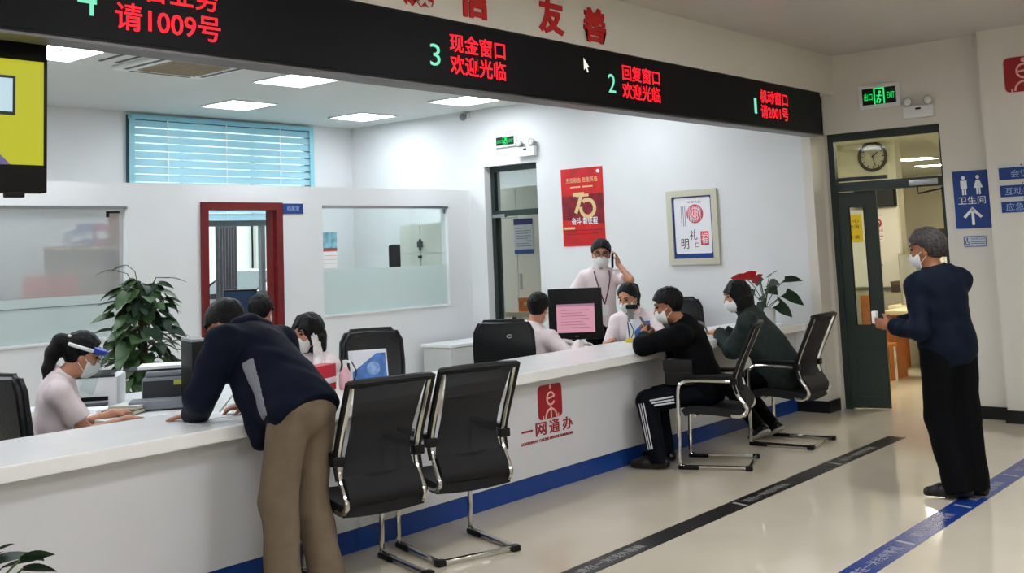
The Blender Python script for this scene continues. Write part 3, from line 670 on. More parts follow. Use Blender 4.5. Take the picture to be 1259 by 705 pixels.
part('body', MB().box((-.22, -.20, 0), (.18, .2, .20), .02), M_WHITEP, p)
part('top_tray', MB().box((-.17, -.15, .2), (.13, .15, .215)), M_BLACK, p, False)
part('tray_rim', MB().box((-.23, -.2, .196), (.16, -.16, .212)).box((-.23, -.16, .196), (-.19, .18, .212)), M_DKGREY, p, False)
part('paper_slot', MB().box((-.15, -.205, .05), (.12, -.199, .075)), M_BLACK, p, False)
part('output_tray', MB().box((-.16, -.30, .02), (.12, -.2, .035)), M_DKGREY, p, False)
def book(label, x, y, z, w, d, h, rz, m, grp=None):
    t = thing('notebook', label, 'notebook', (x, y, z), rz, grp)
    part('cover', MB().box((-w/2, -d/2, 0), (w/2, d/2, .004)).box((-w/2, -d/2, h - .004), (w/2, d/2, h)).box((-w/2, d/2 - .005, 0), (w/2, d/2, h)), m, t, False)
    part('pages', MB().box((-w/2 + .006, -d/2 + .006, .004), (w/2 - .006, d/2 - .006, h - .004)), mat('pages', '#ddd9c4', .8), t, False)
    return t
b = book('olive covered notebook lying on the white desk under the papers', 3.86, 6.42, .74, .34, .22, .028, .55, mat('olive_cover', '#4a4a33', .6))
part('strap', MB().box((-.175, .02, .0), (-.165, .06, .03)), M_BLACK, b, False)
b = book('pale notebook lying on top of the olive notebook', 3.90, 6.44, .7685, .30, .2, .02, .5, mat('pale_cover', '#d8d8d2', .6))
sh = MB()
tag(part('paper_stack', MB().box((3.68, 6.52, .74), (3.83, 6.78, .765)), M_PAPER, None, False), 'stack of white papers on the desk beside the face shield clerk', 'paper')
# stand with papers on top of printers
t = thing('paper_tray', 'flat black letter tray with white papers lying on the grey printer', 'tray', (4.17, 6.58, .966), -.66)
part('tray', MB().box((-.20, -.12, 0), (.2, .14, .012)), M_DKGREY, t, False)
part('papers', MB().box((-.13, -.13, .012), (.19, .12, .03)), M_PAPER, t, False)
t = thing('file_box', 'black file box standing between the pothos and the man in navy', 'file box', (4.16, 6.18, .74), -.3)
part('body', MB().box((-.05, -.12, 0), (.05, .12, .42), .004), M_BLACK, t)
part('top_edge', MB().box((-.05, -.12, .42), (.05, .12, .436)), M_STEEL, t, False)
part('spine_label', MB().box((-.02, -.123, .2), (.03, -.1205, .32)), M_DKGREY, t, False)
# keyboard area monitor with blue picture, back of the desk
def monitor(label, loc, f, w, h, zb, scr, bez=.03, scrh=None, base=.74):
    t = thing('monitor', label, 'monitor', loc, yaw(f) + math.pi)     # screen faces f
    part('casing', MB().box((-w/2, 0, zb), (w/2, .05, zb + h), .008), M_BLACK, t)
    sw, s0, s1 = scr[1:]
    part('screen', MB().box((-sw, -.004, zb + s0), (sw, 0, zb + s1)), scr[0], t, False)
    part('neck', MB().box((-.04, .02, .01), (.04, .06, zb + .1)), M_BLACK, t, False)
    part('foot', MB().box((-.12, -.06, 0), (.12, .13, .014), .004), M_BLACK, t)
    return t
M_PINKS = mat('screen_pink', '#dfa0b2', .4, emit=.62); M_BLUES = mat('screen_blue', '#20456f', .4, emit=.2)
mt = monitor('large black monitor showing a pink document on the desk behind the counter', (7.72, 5.78, .76), (-.80, -.60), .47, .44, .10, (M_PINKS, .165, .06, .305))
part('screen_bar', MB().box((-.165, -.0055, .385), (.165, -.0045, .405)), mat('screen_bar', '#b98aa6', .4, emit=.5), mt, False)
for k in range(7): part('text_line', MB().box((-.13, -.0055, .20 + .025*k), (.12 - .03*(k % 3), -.0045, .205 + .025*k)), mat('screen_text', '#b5708e', .4, emit=.5), mt, False)
part('status_light', MB().box((-.01, -.003, .125), (.02, 0, .13)), M_STEEL, mt, False)
monitor('monitor with a plain blue screen seen beyond the stooping man', (5.15, 7.05, .74), (-.77, -.63), .25, .24, 0.46, (M_BLUES, .115, .015, .225))
# keyboard in front of the male clerk
t = thing('keyboard', 'black keyboard under the hands of the seated male clerk', 'keyboard', (7.42, 5.66, .76), math.radians(-80))
part('base', MB().box((-.2, -.07, 0), (.2, .07, .018), .004), M_BLACK, t)
kb = MB()
for i in range(14):
    for j in range(5): kb.box((-.19 + .027*i, -.06 + .025*j, .018), (-.167 + .027*i, -.038 + .025*j, .025))
o = part('keys', kb, M_DKGREY, t, False); o['kind'] = 'stuff'

# card stands, pens, bottles on the counter
def card_stand(label, loc, f, w, h):
    t = thing('card_stand', label, 'card stand', loc, yaw(f) + math.pi)
    m = Matrix.Rotation(math.radians(-14), 4, 'X')
    part('acrylic', MB().box((-w/2, 0, 0), (w/2, .008, h), .002, mtx=m), mat('acrylic_white', '#dfe4ec', .25), t)
    part('print', MB().box((-w/2 + .02, -.003, .012), (w/2 - .01, -.0, h - .025), mtx=m), mat('card_blue', '#3f74c0', .4, noise=.45, scale=16), t, False)
    part('pale_corner', MB().poly([m @ Vector(q) for q in ((-w/2 + .012, -.0045, h - .012), (w/2 - .05, -.0045, h - .012), (-w/2 + .012, -.0045, h*.35))], (0, -.001, 0)), mat('acrylic_white', '#dfe4ec'), t, False)
    part('back_leg', MB().box((-w/2, .0, 0), (w/2, .11, .006)).box((-w/2, .104, 0), (w/2, .11, h*.3)), mat('acrylic_white', '#dfe4ec'), t, False)
    part('round_print', MB().cone(m @ Vector((w*.12, -.003, h*.45)), m @ Vector((w*.12, -.0055, h*.45)), w*.17, n=20), mat('card_pale', '#7fa3d3', .4, noise=.4, scale=30), t, False)
    return t
card_stand('blue printed card stand on the counter behind the first mesh chair', (4.86, 5.30, .841), (-.50, -.86), .25, .22)
card_stand('small blue card stand near the black monitor on the counter', (8.13, 5.36, .841), (-.45, -.89), .20, .175)
def pen_stand(label, loc):
    t = thing('pen_stand', label, 'pen stand', loc)
    part('base', MB().lathe([(.038, 0), (.04, .015), (.03, .03), (.014, .034)], n=16), mat('yellow_plastic', '#cdbb2c', .4), t)
    part('pen', MB().tube([(0, 0, .03), (-.012, .005, .17)], [.006, .005], 6), M_SIGNB if 'blue' in label else M_BLACK, t)
    part('coil', MB().tube([(.005, -.01, .03), (.03, -.02, .09), (.0, -.01, .16)], .004, 5, smooth=5), M_BLACK, t)
    return t
pen_stand('yellow based pen stand with a black pen beside the sanitizer bottle', (4.70, 5.30, .841))
pen_stand('yellow based pen stand with a blue pen beside the small card stand', (7.80, 5.28, .841))
def bottle(label, loc, m, s=1):
    t = thing('sanitizer_bottle', label, 'bottle', loc)
    part('body', MB().lathe([(.036*s, 0), (.04*s, .02*s), (.04*s, .09*s), (.018*s, .125*s), (.016*s, .135*s)], n=18), m, t)
    part('pump', MB().cone((0, 0, .135*s), (0, 0, .165*s), .013*s).box((-.012*s, -.045*s, .162*s), (.012*s, .012*s, .176*s)), M_WHITEP, t)
    return t
bottle('pink sanitizer bottle with a white pump on the counter', (4.62, 5.26, .841), mat('pink_bottle', '#e3b3bd', .35))
bottle('slim white bottle beside the black monitor on the counter', (7.93, 5.36, .841), M_WHITEP, .9)
t = thing('gift_bag', 'red and white paper bag behind the pink sanitizer bottle', 'bag', (4.50, 5.37, .841), .3)
part('body', MB().poly([(-.12, -.05, .0), (.12, -.05, 0), (.12, .05, 0), (-.12, .05, 0)], (0, 0, .155)), mat('bag_red', '#c22434', .5), t, False)
part('white_band', MB().box((-.122, -.053, .04), (.122, .053, .075)), M_WHITEP, t, False)
t = thing('document_camera', 'grey upright document camera with a black head beside the seated female clerk', 'camera', (8.20, 5.53, .76))
part('post', MB().box((-.022, -.022, 0), (.022, .022, .33), .005), M_STEEL, t)
part('head', MB().box((-.03, -.065, .33), (.03, .03, .37), .01), M_BLACK, t)
part('base', MB().box((-.06, -.06, 0), (.06, .06, .015), .004), M_BLACK, t)
# papers
tag(part('paper_form', MB().box((3.40, 5.0, .8405), (3.68, 5.22, .8425)), M_PAPER, None, False), 'white paper form under the hands of the stooping man', 'paper')
tag(part('paper_sheet', MB().box((3.30, 4.86, .8403), (3.52, 4.99, .8415)), M_PAPER, None, False), 'white paper sheet near the counter edge beside the stooping man', 'paper')
tag(part('dark_folder', MB().box((8.60, 4.92, .8405), (8.83, 5.06, .852), .003), M_DKGREY, None), 'thin dark folder on the counter beside the visitor in grey', 'folder')
tag(part('pen', MB().tube([(3.60, 5.12, .85), (3.69, 5.06, .985)], [.004, .006], 6), M_WHITEP), 'white pen in the right hand of the stooping man', 'pen')
# low cabinet by the partition
t = thing('low_cabinet', 'low white cabinet at the end wall beside the clerk chair', 'cabinet', (8.97, 8.45, 0))
part('body', MB().box((.02, .02, 0), (.85, .45, .60)), mat('cab_grey', '#c3c6c6', .5), t, False)
part('top', MB().box((0, 0, .60), (.87, .47, .632), .004), M_WHITEP, t, False)
part('door', MB().box((.03, .005, .03), (.43, .02, .59)), mat('cab_grey', '#c3c6c6'), t, False); part('door', MB().box((.44, .005, .03), (.84, .02, .59)), mat('cab_grey', '#c3c6c6'), t, False)

# ================================================================ PLANTS
def leaf_mesh(name, L, Wd, heart=.3, droop=.25):
    mb = MB(); n = 7; V = []
    for i in range(n + 1):
        t = i / n; w = Wd * (math.sin(math.pi * min(1, t * .92 + .08)) ** .8) * (1 - .45 * t) + (Wd * heart * (1 - t) ** 6)
        if i == n: w = .001
        y = L * t; z = -droop * L * t * t
        V.append([mb.bm.verts.new((-w, y - (heart * .12 * L if i == 0 else 0), z + .12 * w)), mb.bm.verts.new((0, y, z - .05 * w)), mb.bm.verts.new((w, y - (heart * .12 * L if i == 0 else 0), z + .12 * w))])
    for a, b in zip(V, V[1:]):
        mb.bm.faces.new((a[0], a[1], b[1], b[0])); mb.bm.faces.new((a[1], a[2], b[2], b[1]))
    return mb.mesh(name, True)
def place_leaf(me, m, parent, p, dirv, roll=0, s=1, name='leaf'):
    o = put(name, me, m, parent); d = Vector(dirv).normalized()
    q = d.to_track_quat('Y', 'Z'); o.rotation_mode = 'QUATERNION'
    o.rotation_quaternion = q @ Matrix.Rotation(roll, 3, 'Y').to_quaternion(); o.location = p; o.scale = (s, s, s); return o
pt = thing('potted_pothos', 'tall leafy pothos in a pot behind the printers', 'plant', (4.74, 7.72, 0))
part('pot', MB().lathe([(.15, 0), (.19, .25), (.2, .32), (.21, .34), (.19, .34)], n=24), M_WHITEP, pt)
part('soil', MB().lathe([(.185, .30), (.18, .325)], n=20), M_SOIL, pt)
part('moss_pole', MB().cone((0, 0, .3), (0, 0, 1.45), .035), mat('moss', '#3a3320', .9, bump=.6, scale=60), pt)
lm1 = leaf_mesh('leaf', .155, .062); lm2 = leaf_mesh('leaf', .125, .055, .35, .4)
for i in range(240):
    h = .70 + .84 * (i / 239) ** 1.05; a = i * 2.399 + random.uniform(-.3, .3)
    rad = (.40 * (1 - .62 * ((h - .66) / .86))) * random.uniform(.35, 1.0)
    pos = Vector((rad * math.cos(a), rad * math.sin(a), h + random.uniform(-.03, .03)))
    place_leaf(random.choice((lm1, lm2)), M_LEAF if random.random() < .72 else M_LEAF2, pt, pos, (math.cos(a), math.sin(a), random.uniform(-.9, .15)), random.uniform(-.5, .5), random.uniform(.75, 1.15))
    if i % 3 == 0: part('stem', MB().tube([(0, 0, h - .12), pos * .6 + Vector((0, 0, h * .4 + .0)), pos], .004, 4), M_STEM, pt)
for a, r, h in ((2.6, .22, 1.63), (2.2, .12, 1.66), (-.5, .2, 1.55)):
    pos = Vector((r * math.cos(a), r * math.sin(a), h)); place_leaf(lm1, M_LEAF, pt, pos, (math.cos(a), math.sin(a), -.1), 0, .9)
    part('stem', MB().tube([(0, 0, 1.35), pos * .5 + Vector((0, 0, .78)), pos], .004, 4), M_STEM, pt)

af = thing('potted_anthurium', 'potted red anthurium on the far end of the counter', 'plant', (9.60, 4.93, .841))
part('pot', MB().lathe([(.06, 0), (.085, .02), (.095, .16), (.10, .17), (.088, .17)], n=22), M_WHITEP, af)
part('soil', MB().lathe([(.085, .15), (.085, .165)], n=18), M_SOIL, af)
la = leaf_mesh('leaf', .17, .062, .5, .25); ls = leaf_mesh('spathe', .13, .06, .5, .05)
for a, r, h, up, s in ((.2, .17, .36, -.3, 1.1), (-.6, .22, .42, .1, 1.0), (-1.4, .20, .30, -.5, 1.1), (2.6, .14, .33, -.2, .9), (-2.2, .10, .40, .1, .9), (1.4, .12, .30, -.3, 1), (-.9, .12, .24, -.7, 1.1), (3.4, .13, .24, -.6, 1), (-.1, .1, .46, .6, .8), (-1.8, .15, .20, -.6, 1), (.8, .1, .4, .3, .9), (-2.8, .08, .3, -.1, 1)):
    p_ = Vector((r*math.cos(a), r*math.sin(a), h)); st = part('stem', MB().tube([(0, 0, .16), (p_.x*.45, p_.y*.45, h*.75), p_], .004, 5, smooth=3), M_STEM, af)
    place_leaf(la, M_LEAF, af, p_, (math.cos(a), math.sin(a), up), random.uniform(.3, .9) * (1 if math.cos(a - .68) < 0 else -1), s * 1.05)
for a, r, h in ((2.3, .08, .47), (3.0, .06, .44), (2.2, .17, .45)):
    p_ = Vector((r*math.cos(a), r*math.sin(a), h)); part('flower_stem', MB().tube([(0, 0, .16), (p_.x*.5, p_.y*.5, h*.8), p_], .004, 5, smooth=3), M_STEM, af)
    place_leaf(ls, mat('spathe_red', '#c11a22', .3), af, p_, (math.cos(a), math.sin(a), .1), .9, 1.1, 'red_flower')

fp = thing('floor_plant', 'green foliage of a floor plant at the lower left corner', 'plant', (1.60, 3.80, 0))
part('pot', MB().lathe([(.16, 0), (.2, .3), (.21, .34), (.19, .34)], n=24), M_WHITEP, fp)
part('soil', MB().lathe([(.185, .30), (.18, .325)], n=20), M_SOIL, fp)
lf_ = leaf_mesh('leaf', .19, .06, .15, .3)
for i in range(26):
    a = i * 2.399; h = .43 + .012 * i; r = .12 + .08 * random.random()
    p_ = Vector((r*math.cos(a), r*math.sin(a), h)); part('stem', MB().tube([(0, 0, .3), (p_.x*.4, p_.y*.4, h*.8), p_], .005, 5), M_STEM, fp)
    place_leaf(lf_, M_LEAF, fp, p_, (math.cos(a), math.sin(a), random.uniform(-.2, .35)), random.uniform(-.3, .3), random.uniform(.8, 1.1))

lg2 = leaf_mesh('leaf', .11, .034, .1, .2)
for x, y, z, dx, dy, dz, rl in ((.20, .0, .665, 1, .1, .15, .5), (.26, -.03, .655, 1, -.3, -.1, .7), (.29, .03, .68, 1, .5, -.25, .4), (.18, .05, .70, .9, .4, .3, .6), (.15, -.04, .63, 1, -.2, -.1, .8), (.22, .02, .60, 1, 0, -.45, .6), (.12, .02, .68, .8, .2, .4, .5), (.16, .0, .57, 1, .2, -.3, .7), (.24, -.05, .69, 1, -.1, .1, .9)):
    place_leaf(lg2, M_LEAF, fp, Vector((x, y, z)), (dx, dy, dz), -rl, 1.0); part('stem', MB().tube([(0, 0, .32), (x * .5, y * .5, z * .85), (x, y, z)], .004, 5), M_STEM, fp)

# ================================================================ ROOM BEHIND THE PARTITION
sf = thing('wall_shelf', 'wooden wall shelf seen through the left glass panel', 'shelf', (5.35, 10.35, 1.84))
part('board', MB().box((.0, -.12, 0), (.75, .14, .03)), M_WOOD, sf, False)
part('edge_strip', MB().box((.0, -.125, -.004), (.75, -.12, .012)), mat('cream_edge', '#d8cfae'), sf, False)
part('back_board', MB().box((.02, .13, -.45), (.75, .15, 0)), mat('pale_board', '#aaa68c', .6), sf, False)
part('side_board', MB().box((.70, -.1, -.55), (.75, .14, .35)), M_WOOD, sf, False)
for sx in (.06, .66): part('post', MB().box((sx, .0, -1.84), (sx + .03, .03, 0)), M_DKGREY, sf, False)
for k, (x, w, h, c, lb) in enumerate(((5.52, .13, .15, '#9fb2c6', 'pale blue box on the shelf behind the glass'), (5.66, .12, .22, '#6d6aa8', 'violet box on the shelf behind the glass'), (5.79, .14, .22, '#b9648c', 'pink box on the shelf behind the glass, nearest the jamb'))):
    t = thing('carton', lb, 'box', (x, 10.28, 1.8705), 0, 'boxes on the wall shelf')
    part('body', MB().box((0, 0, 0), (w, .14, h)), mat('carton_%d' % k, c, .6), t, False)
    part('label', MB().box((.02, -.003, h*.3), (w - .02, 0, h*.6)), M_PAPER, t, False)
st2 = thing('low_shelf', 'low wooden shelf standing under the wall shelf behind the glass', 'shelf', (5.1, 10.2, 0))
part('board', MB().box((0, 0, 1.36), (.85, .35, 1.39)), M_WOOD, st2, False); part('side', MB().box((0, 0, 0), (.03, .35, 1.36)).box((.82, 0, 0), (.85, .35, 1.36)), M_WOOD, st2, False)
for x, lb in ((5.22, 'left red bag on the low shelf behind the glass'), (5.50, 'right red bag on the low shelf behind the glass')):
    t = thing('red_bag', lb, 'bag', (x, 10.33, 1.3905), 0, 'red bags on the low shelf')
    part('body', MB().poly([(-.10, -.07, 0), (.10, -.07, 0), (.10, .07, 0), (-.10, .07, 0)], (0, 0, .2)), mat('bag_coral', '#cf6560', .6), t, False)
    part('handle', MB().tube(arc(0, .2, .05, 0, 180, 0), .006, 5), mat('bag_coral', '#cf6560'), t)
# white cabinet at the end wall behind the right glass panel
cb = thing('filing_cabinet', 'tall pale filing cabinet seen through the right glass panel', 'cabinet', (9.60, 9.13, 0))
part('body', MB().box((0, 0, 0), (.34, .72, 2.02)), M_CAB, cb, False)
for y in (.01, .365):
    part('door', MB().box((-.012, y, 1.66), (0, y + .345, 2.0)), mat('cab_pale', '#cfd2c6', .5), cb, False)
    part('door', MB().box((-.012, y, .02), (0, y + .345, 1.645)), mat('cab_pale', '#cfd2c6', .5), cb, False)
part('lock', MB().box((-.03, .32, 1.73), (-.012, .40, 1.80)).box((-.025, .345, 1.69), (-.012, .375, 1.83)), M_DKGREY, cb, False)
part('handle', MB().box((-.03, .34, 1.60), (-.012, .39, 1.63)), M_BLACK, cb, False)
ch = thing('high_back_chair', 'dark chair back beside the filing cabinet behind the glass', 'chair', (9.62, 9.95, 0))
part('backrest', MB().box((-.10, -.05, .9), (.14, .05, 1.78), .04, seg=3), M_BLACKC, ch)
part('seat', MB().box((-.25, -.05, .55), (.20, .42, .66), .04), M_BLACKC, ch); part('column', MB().cone((0, .2, 0), (0, .2, .55), .04), M_CHROME, ch); part('back_stem', MB().box((-.02, -.03, .6), (.04, .01, .95)), M_BLACK, ch, False)

# room beyond the office exit door
struct('wall_side_room', MB().box((12.6, 6.0, 0), (12.7, 12.5, 3.0)).box((10.25, 12.4, 0), (12.6, 12.5, 3.0)), M_WALL)
struct('ceiling_side_room', MB().box((10.25, 6.0, 3.0), (12.7, 12.5, 3.1)), M_CEIL)
struct('wall_side_room_near', MB().box((10.41, 5.9, 0), (12.7, 6.0, 3.0)), M_WALL)
panel(0, 11.4, 8.0, 3.0, M_LAMPO, 'square ceiling light in the side room, out of view', 'side room lights')
panel(0, 10.95, 7.0, 3.0, M_LAMPO, 'unseen ceiling panel added near the entrance to brighten the side room', 'side room lights')  # extra unseen panel, added to lift the side room's brightness
panel(0, 11.4, 10.4, 3.0, M_LAMPO, 'square ceiling light deep in the side room, out of view', 'side room lights')
cb = thing('white_locker', 'cream locker with a recessed handle seen through the side door', 'cabinet', (11.45, 8.75, 0))
part('body', MB().box((0, -.1, .0), (.5, 1.5, 2.5)), mat('locker_cream', '#ebebdd', .5), cb, False)
for z0, z1 in ((1.365, 2.48), (.02, 1.355)):
    part('door', MB().box((-.012, -.09, z0), (0, .74, z1)), mat('locker_cream', '#ebebdd'), cb, False); part('door', MB().box((-.012, .75, z0), (0, 1.49, z1)), mat('locker_cream', '#ebebdd'), cb, False)
part('handle', MB().box((-.02, .68, 1.12), (-.012, .72, 1.33)), M_STEEL, cb, False)
t = thing('notice_sheet', 'white notice with blue header seen through the side door', 'notice', (11.435, 9.37, 1.595), -math.pi / 2)
part('sheet', MB().box((-.165, -.004, 0), (.165, 0, .47)), mat('notice_white', '#d9dde3', .5), t, False)
part('header', MB().box((-.165, -.006, .39), (.165, -.004, .47)), mat('notice_blue', '#27356e', .5), t, False)
part('footer', MB().box((-.165, -.006, 0), (.165, -.004, .06)), mat('notice_blue2', '#3c5c9a', .5), t, False)
for k in range(8): part('text_line', MB().box((-.13, -.0055, .10 + .034*k), (.13 - .05*(k % 2), -.004, .108 + .034*k)), M_GREYP, t, False)
tb = thing('side_table', 'cream side table just inside the side door', 'table', (10.85, 8.5, 0))
part('top', MB().box((0, -.1, .80), (.55, 1.1, .86)), M_TOPC, tb, False)
for x in (.03, .48):
    for y in (-.06, 1.0): part('leg', MB().box((x, y, 0), (x + .04, y + .04, .80)), M_DKGREY, tb, False)
t = thing('orange_box', 'orange box on the cream table inside the side door', 'box', (10.98, 8.98, .8605), -math.pi / 2)
part('body', MB().box((-.15, -.0, 0), (.15, .22, .17)), mat('box_orange', '#d8772e', .5), t, False)
part('label', MB().box((-.06, -.003, .08), (.06, 0, .12)), mat('label_cream', '#e9c48e'), t, False); part('lid', MB().box((-.153, -.005, .135), (.153, .222, .172)), mat('box_orange2', '#e08a45', .5), t, False)

# outside the back window
struct('ground_outside', MB().box((2, 11.3, -.1), (22, 30, .02)), mat('pale_concrete', '#c9c9c4', .8, noise=.05, scale=1))
ow = thing('outside_building', 'pale wall with panels seen through the red doorway window', 'building', (8, 19, 0))
part('wall', MB().box((-6, 0, 0), (16, .3, 6)), mat('pale_render', '#dcdfda', .8, noise=.03, scale=1), ow, False)
for k in range(9): part('pilaster', MB().box((-4 + 1.7*k, -.15, 0), (-3.8 + 1.7*k, 0, 6)), mat('pale_pilaster', '#b9bdb8', .8), ow, False)
part('door', MB().box((6.2, -.06, 0), (7.3, 0, 2.6)), mat('pale_pilaster', '#b9bdb8'), ow, False)
car = thing('car', 'white parked car seen through the window behind the red door', 'car', (11.2, 14.4, 0), math.radians(0))
cbod = MB().poly([(-1.9, -.8, .35), (-1.95, -.8, .75), (-1.85, -.8, .95), (-1.0, -.8, 1.08), (-.35, -.8, 1.50), (.7, -.8, 1.55), (1.4, -.8, 1.15), (1.95, -.8, 1.0), (2.0, -.8, .4)], (0, 1.6, 0))
bmesh.ops.bevel(cbod.bm, geom=cbod.bm.edges[:], offset=.07, segments=2, affect='EDGES')
part('body', cbod, mat('car_white', '#eceeee', .2, coat=1), car)
part('side_window', MB().poly([(-.78, -.805, 1.10), (-.28, -.805, 1.42), (.65, -.805, 1.46), (1.15, -.805, 1.13)], (0, -.006, 0)), mat('car_glass', '#5a666c', .1, spec=.9), car, False)
part('windscreen', MB().poly([(-.98, -.66, 1.10), (-.42, -.6, 1.47), (-.42, .6, 1.47), (-.98, .66, 1.10)], (-.02, 0, .02)), mat('car_glass', '#5a666c'), car, False)
part('seam_line', MB().tube([(-1.85, -.803, .96), (-.9, -.803, 1.04), (1.5, -.803, 1.02)], .008, 5), M_GREYP, car)
for x in (-1.25, 1.25):
    wv = part('wheel', MB().cone((x, -.83, .33), (x, -.60, .33), .33, n=24).cone((x, .6, .33), (x, .83, .33), .33, n=24), M_BLACK, car)
    part('hub', MB().cone((x, -.845, .33), (x, -.83, .33), .19, n=20), M_STEEL, wv)

# ================================================================ ROOM BEYOND THE HALL DOORWAY
struct('wall_far_left', MB().box((14.5, 5.40, 0), (14.7, 9, 2.95)), mat('far_wall', '#dedccb', .6))
struct('wall_far_back', MB().box((23.8, 2, 0), (24, 12, 2.95)).box((14.7, 8.9, 0), (24, 9.0, 2.95)), mat('far_wall', '#dedccb'))
struct('wall_far_right', MB().box((HX + .2, 2.4, 0), (24, 2.5, 2.95)), mat('far_wall', '#dedccb'))
struct('wall_far_near', MB().box((10.42, 5.78, 0), (12.75, 5.88, 2.95)).box((12.75, 5.78, 0), (12.85, 6.8, 2.95)).box((12.85, 6.7, 0), (14.5, 6.8, 2.95)).box((10.41, 4.6, 0), (10.5, 5.78, 2.95)), mat('far_wall', '#dedccb'))
struct('ceiling_far', MB().box((HX + .2, 2.4, 2.9), (24, 9, 3.0)), mat('far_ceiling', '#e3e0d2', .6))
for x, y, lb in ((18.4, 6.5, 'nearer far room ceiling light seen through the transom'), (20.6, 6.95, 'deeper far room ceiling light seen through the transom'), (11.8, 3.6, 'far room ceiling light just behind the doorway, out of view'), (13.0, 3.3, 'far room ceiling light over the wooden benches, out of view'), (12.6, 5.0, 'far room ceiling light left of the benches, out of view')):
    panel(0, x, y, 2.9, M_LAMPF, lb, 'far room lights')
t = thing('wall_clock', 'round wall clock with a dark rim seen through the transom', 'clock', (14.5, 5.70, 2.71), -math.pi / 2)
part('rim', MB().tube(arc(0, 0, .185, 0, 360, -.03, 32)[:-1], .022, 8, closed=True), mat('clock_rim', '#3b342c', .4), t)
part('face', MB().cone((0, 0, 0), (0, -.02, 0), .18, n=32), mat('clock_face', '#c9c9bb', .5), t, False)
for k in range(12):
    a = math.radians(30 * k); part('hour_mark', MB().box((-.006, -.023, .13), (.006, -.02, .16), mtx=Matrix.Rotation(a, 4, 'Y')), M_BLACK, t, False)
part('hand', MB().box((-.006, -.026, -.02), (.006, -.023, .10), mtx=Matrix.Rotation(.9, 4, 'Y')), M_BLACK, t, False); part('hand', MB().box((-.005, -.028, -.02), (.005, -.026, .13), mtx=Matrix.Rotation(2.9, 4, 'Y')), M_BLACK, t, False)
t = thing('white_board', 'white notice board on the far room wall behind the green door', 'board', (14.49, 5.8, .96), -math.pi / 2)
part('panel', MB().box((-.6, -.02, 0), (.39, -.0, 1.05)), mat('board_white', '#e8e8e2', .3), t, False)
part('lower_rail', MB().box((-.6, -.04, -.02), (.39, 0, .0)), M_STEEL, t, False)
part('pinned_sheet', MB().box((-.15, -.024, .30), (.16, -.02, .36)), M_PAPER, t, False); part('shelf_clip', MB().box((-.05, -.06, .27), (.13, -.02, .30)), M_BLACK, t, False); part('shelf_clip', MB().box((.05, -.04, .31), (.09, -.02, .36)), M_BLACK, t, False)
t = thing('no_smoking_notice', 'no smoking notice with red print on the white board', 'notice', (14.465, 5.695, 1.56), -math.pi / 2)
part('sheet', MB().box((-.085, -.004, 0), (.085, 0, .34)), M_PAPER, t, False)
part('ring', MB().tube(arc(0, .25, .05, 0, 360, -.006, 20)[:-1], .010, 6, closed=True), M_RED, t); part('slash', MB().tube([(-.035, -.006, .285), (.035, -.006, .215)], .006, 5).box((-.03, -.007, .245), (.03, -.005, .258)), M_BLACK, t)
text('lettering', '禁止吸烟', .1, (-.07, -.0045, .13), XP, ZU, M_RED, t, .0005, fit=(.14, .04)); part('text_line', MB().box((-.07, -.006, .07), (.07, -.004, .08)).box((-.07, -.006, .03), (.05, -.004, .036)), M_RED, t, False)
t = thing('yellow_notice', 'yellow notice seen through the glass slit of the green door', 'notice', (14.465, 6.03, 1.57), -math.pi / 2)
part('sheet', MB().box((-.12, -.004, 0), (.12, 0, .37)), mat('notice_yellow', '#e3c61e', .5), t, False)
text('lettering', '小心', .1, (-.08, -.0045, .26), XP, ZU, M_BLACK, t, .0005, fit=(.16, .05)); text('lettering', '地滑', .1, (-.08, -.0045, .18), XP, ZU, M_BLACK, t, .0005, fit=(.16, .05)); text('lettering', '注意', .1, (-.08, -.0045, .04), XP, ZU, M_BLACK, t, .0005, fit=(.16, .05))
t = thing('hanging_screen', 'black screen box hanging in the far room behind the green door', 'screen', (14.39, 5.62, 2.03), -math.pi / 2)
part('body', MB().box((-.35, 0, 0), (.205, .1, .25), .006), M_BLACK, t)
part('face', MB().box((-.34, -.004, .01), (.195, 0, .24)), M_DKGREY, t, False)
# benches and furniture
t = thing('grey_cabinet', 'low grey cabinet under the white board in the far room', 'cabinet', (14.1, 5.0, 0))
part('body', MB().box((0, 0, 0), (.35, 1.2, .90)), mat('cab_dull', '#9c998c', .5), t, False); part('door', MB().box((-.01, .02, .05), (0, .58, .86)), mat('cab_dull', '#9c998c'), t, False); part('door', MB().box((-.01, .62, .05), (0, 1.18, .86)), mat('cab_dull', '#9c998c'), t, False)
t = thing('dark_case', 'dark brown case standing on the low grey cabinet', 'case', (14.12, 5.02, .9005))
part('body', MB().box((0, 0, 0), (.25, .42, .14)), mat('case_dark', '#3e332c', .5), t, False); part('lid', MB().box((-.005, -.005, .10), (.255, .425, .142)), mat('case_dark2', '#54463c', .5), t, False)
def far_table(x, y, label):
    t = thing('wooden_table', label, 'table', (x, y, 0), 0, 'tables in the far room')
    part('top', MB().box((0, -.75, .74), (.55, .0, .79), .004), M_TOPC, t)
    part('end_panel', MB().box((.02, -.03, .0), (.53, -.0, .74)), M_WOOD, t, False); part('apron', MB().box((.04, -.72, .58), (.07, -.04, .74)), M_WOOD, t, False)
    part('leg', MB().box((.02, -.74, 0), (.06, -.70, .74)), M_WOOD, t, False); part('leg', MB().box((.49, -.74, 0), (.53, -.70, .74)), M_WOOD, t, False)
far_table(12.35, 4.87, 'nearer cream topped wooden table in the far room'); far_table(13.25, 5.16, 'farther cream topped wooden table in the far room')
t = thing('wooden_chair', 'honey wood chair beside the cream table in the far room', 'chair', (12.1, 4.83, 0))
